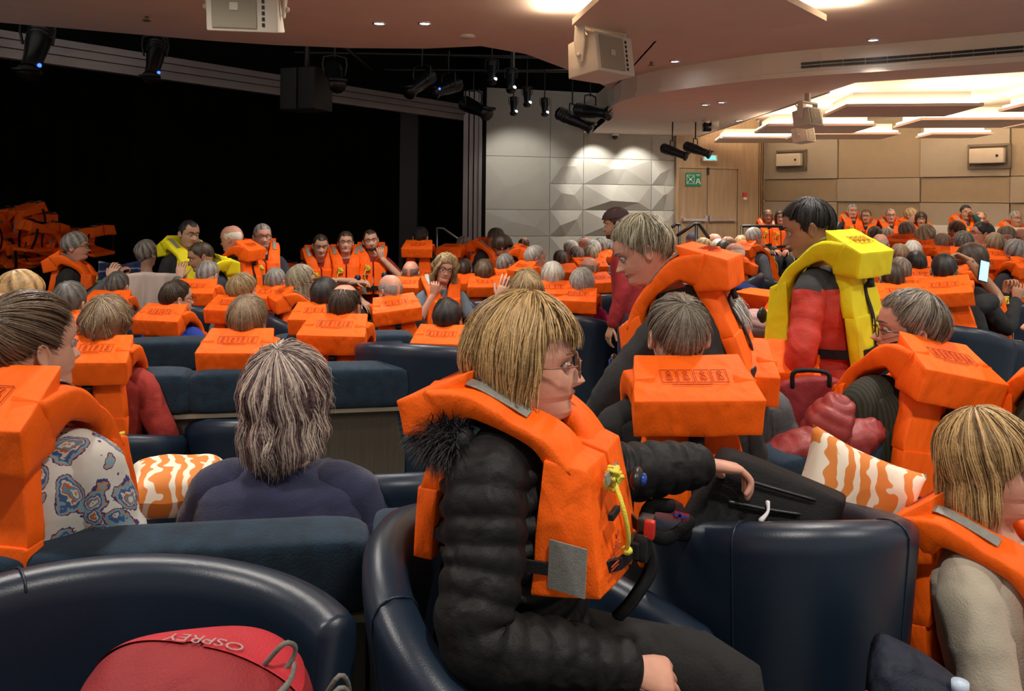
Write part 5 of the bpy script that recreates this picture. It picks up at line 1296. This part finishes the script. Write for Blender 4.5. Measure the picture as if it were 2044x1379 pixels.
def hung_speaker(label, px, py, Y, rz, tilt, w=.42, h=.30, top=UC, grp='white box speakers hung from the ceiling'):
    p = at(px, py, Y); r = empty('hanging_speaker', tuple(p), rad(rz), label, 'speaker', grp); R = rot3(rx=rad(tilt)); S = w/.42
    mb = MB(); V = np.array([(-.21, .16, -.14), (.21, .16, -.14), (-.21, -.15, -.15), (.21, -.15, -.15), (-.17, .17, .14), (.17, .17, .14), (-.21, -.15, .15), (.21, -.15, .15)])
    V = V[[2, 3, 0, 1, 6, 7, 4, 5]]*S; hexa(mb, V @ R.T, 2, .06, .01); mb.build('cabinet', WHITEPL, r)
    mb = MB(); mb.box(R @ (np.array((-.045, -.157, 0))*S), np.array((.26, .012, .25))*S, R); mb.build('grille', mat((.46, .42, .31), .6, .9, 900, name='speaker_mesh'), r, smooth=False)
    for i in range(7):
        mb = MB(); mb.box(R @ (np.array((.125, -.152, -.105+i*.035))*S), np.array((.016, .008, .022))*S, R); mb.build('port_slot', BLACKPL, r, smooth=False)
    mb = MB(); mb.box(R @ (np.array((-.045, -.166, 0))*S), np.array((.05, .004, .045))*S, R); mb.build('badge', mat((.62, .58, .46), .5), r, smooth=False)
    tz = top-p.z
    mb = MB()
    for s in (-1, 1):
        strip(mb, [(s*.225*S, 0, -.05*S), (s*.235*S, 0, .10*S), (s*.235*S, 0, min(.26*S, tz))], [.05*S, .11*S, .09*S], .018*S, (s, 0, 0), 3)
        ball(mb, (s*.245*S, 0, 0), .018*S, 8, 6)
    mb.box((0, 0, min(.26*S, tz)), (.49*S, .09*S, .02)); mb.box((0, 0, (tz+min(.26*S, tz))/2), (.06*S, .08*S, abs(tz-min(.26*S, tz))+.01)); mb.build('bracket', WHITEPL, r, smooth=False)
    mb = MB(); tube(mb, [(.05, .1, .12*S), (-.10*S, .12, .25*S), (.02, .05, min(.3*S, tz))], .008, 6, 4); mb.build('cable', WHITEPL, r)
    return r
hung_speaker('large white box speaker hanging nearest, cut by the top of the picture', 492, 16, 4.4, 8, 10, .37)
hung_speaker('white box speaker hanging under the large ceiling raft', 1199, 118, 6.7, 42, -8, .46, top=2.93)
hung_speaker('upper one of the two white speakers hanging beside the glowing recess', 1612, 236, 9.6, 40, -10, .30, top=LC)
hung_speaker('lower one of the two white speakers hanging beside the glowing recess', 1604, 270, 11.2, 48, -10, .30, top=3.21)
def stage_spot(label, px, py, Y, rz, tilt, top, k=1.0, led=None, grp='black theatre spotlights'):
    p = at(px, py, Y); r = empty('theatre_spotlight', tuple(p), rad(rz), label, 'spotlight', grp); R = rot3(rx=rad(tilt))
    f = lambda *q: tuple(R @ np.array(q)*k)
    mb = MB(); tube(mb, [f(0, .18, 0), f(0, .10, 0), f(0, 0, 0), f(0, -.12, 0), f(0, -.22, 0)], np.array([.05, .075, .075, .06, .06])*k, 12, 1)
    for i in range(4): tube(mb, [f(0, .16-i*.03, 0), f(0, .15-i*.03, 0)], .082*k, 12, 1)
    mb.build('lamp_body', BLACKPL, r)
    mb = MB(); tube(mb, [f(0, -.22, 0), f(0, -.25, 0)], .075*k, 12, 1, cap=False); mb.box(f(0, -.26, .06), np.array((.16, .005, .03))*k, R); mb.build('colour_frame', BLACKPL, r)
    mb = MB(); tube(mb, [(-.09*k, 0, 0), (-.10*k, 0, .16*k), (.10*k, 0, .16*k), (.09*k, 0, 0)], .009*k, 6, 2); tube(mb, [(0, 0, .16*k), (0, 0, max(.2, top-p.z))], .012, 6, 1); mb.build('yoke', BLACKPL, r)
    if led:
        mb = MB(); ball(mb, f(.06, -.2, .03), .014*k if led == 'b' else .02, 8, 6); mb.build('indicator_light', LEDB if led == 'b' else LEDW, r)
    return r
SPOTS = [(1342, 302, 13.2, 60, 20, LC, 1.05, None, 'black spotlight nearer the faceted wall, one of two before the oak doors'), (1388, 298, 13.2, 60, 20, LC, 1.05, None, 'black spotlight nearer the exit light, one of two before the oak doors'),
         (945, 214, 12.4, 40, 20, 3.5, 1.5, 'b', 'black spotlight hanging at the corner of the stage opening'), (1142, 238, 12.4, 70, 25, 3.5, 1.4, None, 'black spotlight over the faceted wall with its lens turned away'),
         (1178, 222, 12.1, 50, 10, 3.5, 1.4, None, 'black spotlight close beside the curved ceiling step'), (75, 88, 7.9, 10, 60, 3.4, 1.5, 'b', 'dim spotlight with blue light nearest the picture edge above the stage'),
         (310, 112, 8.2, 10, 60, 3.4, 1.2, 'b', 'small dim spotlight with blue light, second along the stage'), (668, 150, 9.4, 20, 30, 3.5, 1.3, 'b', 'dim spotlight beside the black hanging cluster'),
         (842, 165, 10.4, -30, 30, 3.5, 1.3, None, 'dim round lamp among the stage rigging'), (895, 175, 10.8, -40, 20, 3.5, 1.2, 'b', 'dim lamp in the rigging near the stage corner'),
         (982, 140, 10.2, 0, 60, 3.5, .8, 'w', 'rigging lamp with bright white spot, farthest from the doors'), (1020, 157, 10.4, 0, 60, 3.5, .8, 'w', 'rigging lamp with bright white spot, middle of the row'),
         (1052, 190, 11.2, 0, 60, 3.5, .7, 'w', 'rigging lamp with small white spot beside the curved step'), (1025, 209, 12.2, 0, 60, 3.5, .7, 'w', 'low white rigging lamp over the faceted wall'), (1087, 211, 12.2, 0, 60, 3.5, .7, 'w', 'low white rigging lamp farther along the faceted wall')]
for a in SPOTS: stage_spot(a[8], *a[:8])
mb = MB()
for (a, b_) in (((-6, 8.6, 3.42), (1.2, 8.9, 3.42)), ((-5, 9.6, 3.5), (1.4, 10.3, 3.5)), ((-3, 11, 3.5), (1.4, 11.2, 3.5)), ((-2, 12.4, 3.5), (1.6, 12.3, 3.5)), ((1.35, 9, 3.5), (1.35, 13, 3.5)), ((-2.2, 9, 3.46), (-2.2, 12.4, 3.5)), ((0, 8.7, 3.46), (0, 12.4, 3.5))):
    tube(mb, [a, b_], .025, 8, 1)
for x in (-4, -1, 1.3): tube(mb, [(x, 9, 3.45), (x, 9, 4.3)], .02, 6, 1)
tag(mb.build('lighting_bar', BLACKPL), 'black pipe grid carrying the spotlights above the stage', 'rigging')
p = at(612, 180, 9.7); r = empty('speaker_cluster', tuple(p), rad(-20), 'dark boxy speaker cluster hanging over the stage front', 'speaker')
for i in range(2):
    mb = MB(); hexa(mb, block8(-.24+i*.25, -.01+i*.25, -.2, .2, -.25, .25), 2, .08, .02); mb.build('cabinet', mat((.012, .012, .010), .7), r)
mb = MB(); tube(mb, [(0, 0, .25), (0, 0, .9)], .03, 6, 1); mb.build('hanger', BLACKPL, r)

# ---------------------------------------------------------------- loose things
def loose_jacket(label, loc, rot, group=None, sc=1.0, first={}):
    j = jacket('orange', 1, None, parts=['belt', 'reflective_tape1', 'reflective_tape3'])
    j.matrix_world = Matrix.Translation(loc) @ Matrix(rot3(*[rad(a) for a in rot]).tolist()).to_4x4() @ Matrix.Diagonal((sc, sc, sc, 1))
    return tag(j, label, 'life jacket', group)
r_ = random.Random(12)
mb = MB(); mb.box((-6.1, 10.65, .42), (2.0, .9, .24)); tag(mb.build('low_platform', BLACK, smooth=False), 'black low platform under the heap of unworn life jackets', 'platform')
for i in range(16):
    x = -6.85+1.15*r_.random(); lay = i//6
    loose_jacket('unworn orange life jacket in the dim heap on the stage', (x, 10.55+.3*r_.random(), .72+lay*.19+r_.uniform(-.03, .04)), (90+r_.uniform(-14, 14), r_.uniform(-14, 14), r_.uniform(0, 360)), 'life jackets heaped on the stage')
loose_jacket('unworn life jacket lying behind the woman slumped on the stage edge', tuple(at(596, 556, 9.5)), (80, 10, 40))
loose_jacket('orange life jacket propped on the bench between the silver haired woman and the crew member', tuple(at(1545, 735, 3.3)), (6, 0, -20))
lj = loose_jacket('orange life jacket with yellow rope lying tilted over the empty lounge chairs', tuple(at(1512, 640, 4.6)), (-40, 0, 120))
def pillow(label, c, R, w=.42, m=ORSWIRL, t=.075):
    mb = MB(); n = 25; u = np.linspace(-1, 1, n); U, V = np.meshgrid(u, u, indexing='ij')
    for s in (1, -1):
        hgt = ((1-U**4)*(1-V**4))**.45*t; pin = 1-.10*(1-U**2)*V**2; pin2 = 1-.10*(1-V**2)*U**2
        Pp = np.stack([U*w/2*pin2, V*w/2*pin, s*hgt+.004*np.sin(U*7)*np.cos(V*6)], -1)
        mb.grid(Pp if s > 0 else Pp[:, ::-1])
    o = mb.build('pillow', m); o.matrix_world = Matrix.Translation(c) @ Matrix(rot3(*[rad(a) for a in R]).tolist()).to_4x4()
    return tag(o, label, 'pillow')
pillow('orange and white leaf print pillow between the paisley blouse and the navy sweater', at(356, 968, 2.66), (2, 4, 22), .32, t=.075)
pillow('orange and white leaf print pillow squeezed behind the black backpack', at(1700, 1008, 2.30), (70, 22, -12), .34)
# red backpack on the near chair
p = Vector((-.455, 1.16, .455)); r = empty('backpack', tuple(p), rad(12), 'red hiking backpack standing in the large tub chair', 'backpack')
RED = mat((.26, .012, .016), .7, .5, 220, .12, 12, name='red_pack_cloth', wr=.9, ws=9); RED2 = mat((.50, .022, .035), .6, .3, 200, .06, 12, name='bright_red_panel', wr=.2, ws=8)
GRYP = mat((.16, .15, .13), .6, .3, 200, name='grey_webbing')
def dome(mb, w, d, h, z0, n=40, m2=28, f=lambda P: P, a0=0, a1=2*PI, t1=PI/2, k=1.0):
    th = np.linspace(.03, t1, m2)[:, None]; ph = np.linspace(a0, a1, n)[None]
    sx = np.sign(np.cos(ph))*np.abs(np.cos(ph))**.75; sy = np.sign(np.sin(ph))*np.abs(np.sin(ph))**.75
    q = np.sin(th)**.72
    P_ = np.stack([w*k*q*sx, d*k*q*sy, z0+h*k*np.cos(th)**.8+0*ph], -1)
    P_ = P_+.007*np.stack([pnoise(P_, 17, 2)]*3, -1)*(P_-[0, 0, z0-.2])/.3
    return f(P_)
mb = MB(); D = dome(mb, .175, .135, .13, .26); low_ = D[-1:]*np.array([1.0, 1.0, 1]); fold = [low_+np.array([0, 0, -.05])+.012*pnoise(low_*1.0, 30, 4)[..., None]*np.array([1, 1, 0]), low_*np.array([1.06, 1.06, 1])+np.array([0, 0, -.12]), low_*np.array([1.04, 1.04, 1])+np.array([0, 0, -.24])]
mb.grid(np.concatenate([D]+fold), cap0=True, cap1=True); mb.build('main_bag', RED, r)
mb = MB(); D2 = dome(mb, .175, .135, .13, .26, a0=-.35, a1=PI*.86, t1=1.02, k=1.02); mb.grid(D2, cap0=False); mb.build('top_panel', RED2, r)
mb = MB(); q = D[14]; tube(mb, [tuple(v*np.array([1.015, 1.015, 1.0])) for v in q[20:40]], .005, 6, 2); mb.build('zipper', GRYP, r)
for k, (a, z) in enumerate(((.178, .28), (.170, .20), (-.176, .22), (.10, .372))):
    mb = MB(); s = 1 if a > 0 else -1
    for j in range(3 if k < 3 else 1):
        tube(mb, [(a, -.03+j*.02, z), (a+s*.03, -.04+j*.015, z+.035+j*.01), (a+s*.045, -.02+j*.02, z+.015), (a+s*.03, -.02+j*.02, z-.012), (a, -.02+j*.02, z-.01)], .0038, 6, 4)
    mb.build('cord_loop', GRYP, r)
mb = MB(); hexa(mb, block8(-.20, -.165, -.06, .06, .0, .22), 2, .2); mb.build('side_pocket', BLACKWEB, r)
def text(name, body, size, M, m, parent, ext=.0008):
    c = bpy.data.curves.new(name, 'FONT'); c.body = body; c.size = size; c.extrude = ext; c.align_x = 'CENTER'; c.align_y = 'CENTER'; c.materials.append(m)
    o = bpy.data.objects.new(name, c); COL.objects.link(o); o.parent = parent; o.matrix_local = M; return o
lt = text('printed_lettering', 'OSPREY', .034, Matrix.Translation((.015, .010, .39)) @ Matrix.Rotation(rad(163), 4, 'Z'), mat((.62, .50, .48), .7), r)
dg = bpy.context.evaluated_depsgraph_get(); me = bpy.data.meshes.new_from_object(lt.evaluated_get(dg)); Mx = lt.matrix_local.copy(); cu = lt.data; bpy.data.objects.remove(lt); bpy.data.curves.remove(cu)
me.transform(Mx); DF = D2.reshape(-1, 3)
for v in me.vertices:
    w_ = np.sum((DF[:, :2]-np.array(v.co[:2]))**2, axis=1); i4 = np.argsort(w_)[:4]; k4 = 1/(w_[i4]+1e-6); v.co.z = float((DF[i4, 2]*k4).sum()/k4.sum())+.0035
link('printed_lettering', me, r)
# black backpack resting on the chair beside the puffer coat
o = at(1480, 1060, 1.95); r = empty('backpack', tuple(o), 0, 'black backpack with white cord pull lying on the chair beside the puffer coat', 'backpack')
BP = mat((.0045, .0045, .005), .8, .5, 260, .15, 16, name='black_pack_cloth', wr=.5, ws=9, spec=.25)
def L3(px, py, Y): return np.array(at(px, py, Y))-np.array(o)
N8 = [L3(1335, 1085, 1.86), L3(1655, 1068, 1.93), L3(1345, 1060, 2.14), L3(1665, 1040, 2.16), L3(1462, 905, 1.99), L3(1686, 1000, 2.0), L3(1440, 888, 2.18), L3(1690, 985, 2.2)]
mb = MB(); hexa(mb, N8, 8, .16, .06, .006, 14, 3); mb.build('main_bag', BP, r)
n0 = lambda u, v, e=.006: (N8[0]*(1-u)*(1-v)+N8[1]*u*(1-v)+N8[4]*(1-v*0)*(1-u)*v+N8[5]*u*v)+np.array([0, -e-.012, 0])
for (u0, v0, u1, v1) in ((.22, .25, .80, .18), (.18, .52, .70, .50), (.15, .80, .75, .82)):
    mb = MB(); tube(mb, [n0(u0, v0), n0((u0+u1)/2, (v0+v1)/2, .010), n0(u1, v1)], .0045, 6, 5); mb.build('zipper', BLACKPL, r)
mb = MB(); tube(mb, [n0(.42, .62, .014), n0(.45, .50, .022), n0(.44, .36, .022)], [.006, .004, .007], 6, 4); mb.build('cord_pull', mat((.65, .65, .68), .4), r)
mb = MB(); tube(mb, [L3(1340, 1010, 1.84), L3(1300, 1010, 1.84), L3(1290, 1050, 1.84), L3(1330, 1075, 1.84), L3(1380, 1040, 1.86)], .017, 8, 4, flat=.3); mb.build('shoulder_strap', BLACKWEB, r)
mb = MB(); c_ = L3(1360, 1030, 1.825); mb.box(c_, (.034, .003, .016), rot3(ry=.2)); mb.build('flag_patch', mat((.45, .01, .02), .7), r, smooth=False)
mb = MB(); c_ = L3(1360, 1030, 1.822); mb.box(c_, (.034, .003, .006), rot3(ry=.2)); mb.box(c_+np.array((-.004, 0, 0)), (.006, .003, .016), rot3(ry=.2)); mb.build('flag_cross', mat((.03, .05, .25), .7), r, smooth=False)
# navy rucksack and bottle by the blonde woman
o = Vector((.82, 1.60, 0)); r = empty('rucksack', tuple(o), rad(-18), 'navy rucksack with red piping on the floor beside the woman in cream fleece', 'backpack')
mb = MB(); hexa(mb, [(-.10, -.10, 0), (.13, -.10, 0), (-.10, .10, 0), (.13, .10, 0), (-.09, -.08, .60), (.11, -.09, .50), (-.08, .09, .61), (.11, .09, .52)], 8, .22, .10, .008, 12, 3); mb.build('main_bag', mat((.007, .010, .024), .7, .4, 200, .15, 12, name='navy_pack_cloth', wr=1.0, ws=14, spec=.3), r)
mb = MB(); tube(mb, [(-.105, -.100, .56), (-.04, -.125, .555), (.04, -.135, .52), (.125, -.135, .43)], .008, 6, 5); mb.build('red_piping', mat((.35, .02, .02), .6), r)
mb = MB(); tube(mb, [(-.11, -.125, .44), (.0, -.15, .45), (.13, -.15, .34)], .014, 6, 5, flat=.4); mb.build('strap', BLACKWEB, r)
bt = empty('water_bottle', (.885, 1.565, .335), 0, 'clear plastic water bottle with pale cap in the navy rucksack pocket', 'bottle')
glass, nt, b = newmat('clear_plastic'); b.inputs['Transmission Weight'].default_value = .9; b.inputs['Roughness'].default_value = .08; b.inputs['IOR'].default_value = 1.2
mb = MB(); tube(mb, [(0, 0, 0), (0, 0, .10), (0, 0, .16), (0, 0, .20), (0, 0, .215)], [.032, .033, .03, .014, .013], 20, 3, cap=False); mb.build('bottle_body', glass, bt)
mb = MB(); cyl(mb, (0, 0, .215), (0, 0, .235), .016, 16); mb.build('cap', mat((.45, .55, .68), .4), bt)
# step under the velvet bench
mb = MB(); mb.box((1.55, 2.42, .015), (1.2, .2, .33)); ST(mb, 'floor_step', CARPET)
mb = MB(); mb.box((1.55, 2.515, .19), (1.2, .04, .03)); ST(mb, 'trim_8', TRIMW)
# red padded jacket and red bag
mb = MB(); q = at(1600, 900, 2.62); th = np.linspace(0, 2*PI, 41)[:-1]
def puffy(mb, c, r3, R, k, seed):
    t = np.linspace(.03, PI-.03, 60)[:, None]; ph = np.linspace(0, 2*PI, 48, endpoint=False)[None]
    rr = 1+.05*np.abs(np.sin(t*k))+0*ph
    P_ = np.stack([np.sin(t)*np.cos(ph)*rr, np.sin(t)*np.sin(ph)*rr, np.cos(t)*rr+0*ph], -1); P_ = P_*(1+.10*pnoise(P_, 3, seed)[..., None])*np.array(r3)
    mb.grid(P_ @ R.T+np.array(c), close=True, cap0=True, cap1=True)
puffy(mb, (0, 0, 0), (.07, .08, .15), rot3(ry=rad(70)), 9, 1); puffy(mb, (.09, .03, .06), (.075, .08, .13), rot3(ry=rad(20), rx=.2), 8, 2); puffy(mb, (.17, .06, .0), (.06, .07, .13), rot3(ry=rad(60)), 8, 5)
ob = mb.build('padded_jacket', mat((.28, .03, .028), .5, .2, 200, .1, 10, name='red_puffer', wr=.5, ws=12)); ob.location = q; tag(ob, 'red padded jacket bundled on the bench between the two orange life jackets', 'jacket')
r = empty('tote_bag', tuple(at(1612, 808, 3.0)), rad(-10), 'dark red bag held low by the crew member in the red coat', 'bag')
mb = MB(); hexa(mb, [(-.12, -.05, -.16), (.14, -.05, -.14), (-.12, .06, -.16), (.14, .06, -.14), (-.10, -.03, .08), (.12, -.03, .10), (-.10, .03, .08), (.12, .03, .10)], 6, .2, .12, .008, 12, 6); mb.build('bag_body', RED, r)
mb = MB(); tube(mb, [(-.06, -.03, .07), (-.05, -.03, .13), (.06, -.03, .13), (.07, -.03, .08)], .009, 6, 4); mb.build('bag_handle', BLACKWEB, r)
# blankets
def blanket(name, label, pts, drop, m, seed, cat='blanket', flare=.0):
    top = crom(pts, 8); n = len(top); m_ = 22; P_ = []
    for j in range(m_):
        v = j/(m_-1); u = np.arange(n)/(n-1)
        amp = .012+.03*v
        off = amp*np.sin(u*19+seed+2*v)+.5*amp*np.sin(u*37+seed*2)
        P_.append(top+np.stack([(u-.5)*flare*v, off, -drop*v*(1-.05*np.sin(u*9))], -1))
    mb = MB(); mb.grid(np.array(P_)); ob = mb.build(name, m); s = ob.modifiers.new('thick', 'SOLIDIFY'); s.thickness = .008
    return tag(ob, label, cat)
blanket('blanket', 'white blanket held up by the person in grey sweater and others', [at(242, 548, 6.75), at(285, 543, 6.85), at(330, 545, 6.8), at(372, 546, 6.6)], .75, mat((.62, .52, .46), .9, .3, 160, .04, 10, name='white_wool', wr=.4, ws=5), 1)
blanket('blanket', 'dark blue plaid blanket with white lines held by the standing woman', [at(197, 520, 6.75), at(235, 528, 7.0), at(262, 524, 7.1), at(282, 518, 7.1)], .5, stripes_mat('navy_plaid', (.22, .26, .36), (.012, .025, .085), (0, 0, 1), 4, .03), 4)
p = at(1963, 541, 5.65); mb = MB(); R = rot3(rz=rad(10), ry=rad(14), rx=rad(-8)); mb.box(tuple(p), (.075, .009, .15), R); mb.box(np.array(p)+R @ np.array((0, -.006, 0)), (.068, .002, .14), R, mat=1)
tag(mb.build('smartphone', [BLACKPL, mat((.25, .55, 1.0), .4, emit=1.3)], smooth=False), 'lit smartphone held up by the brown haired woman in glasses', 'phone')
mb = MB(); puffy(mb, (0, 0, 0), (.10, .14, .07), rot3(rz=.4), 5, 3); ob = mb.build('knit_hat', mat((.45, .28, .26), .95, .6, 120, name='pink_knit')); ob.location = at(1520, 642, 4.4); tag(ob, 'pale pink knitted bundle beside the tilted life jacket', 'hat')
for i, (px, Yc, l) in enumerate(((1476, 7.4, 'fourth and farthest of the empty chairs beside the crew member'), (1492, 6.6, 'third empty chair beside the crew member, with a blue coat'), (1508, 5.8, 'second empty chair beyond the crew member in the aisle'), (1500, 5.0, 'first empty navy chair beyond the crew member, nearest'))):
    x = (px-CX)/F*Yc; c = crowd_chair(x, Yc, floorz(x, Yc), floorz(x, Yc)+.46, rad(-60), 1, l); c['label'] = 'lounge chair, '+l
mb = MB(); puffy(mb, (0, 0, 0), (.16, .10, .05), rot3(ry=.3), 3, 3); ob = mb.build('folded_coat', cloth((.01, .03, .16))); ob.location = at(1490, 578, 6.3); tag(ob, 'bright blue coat folded over the empty lounge chairs', 'coat')
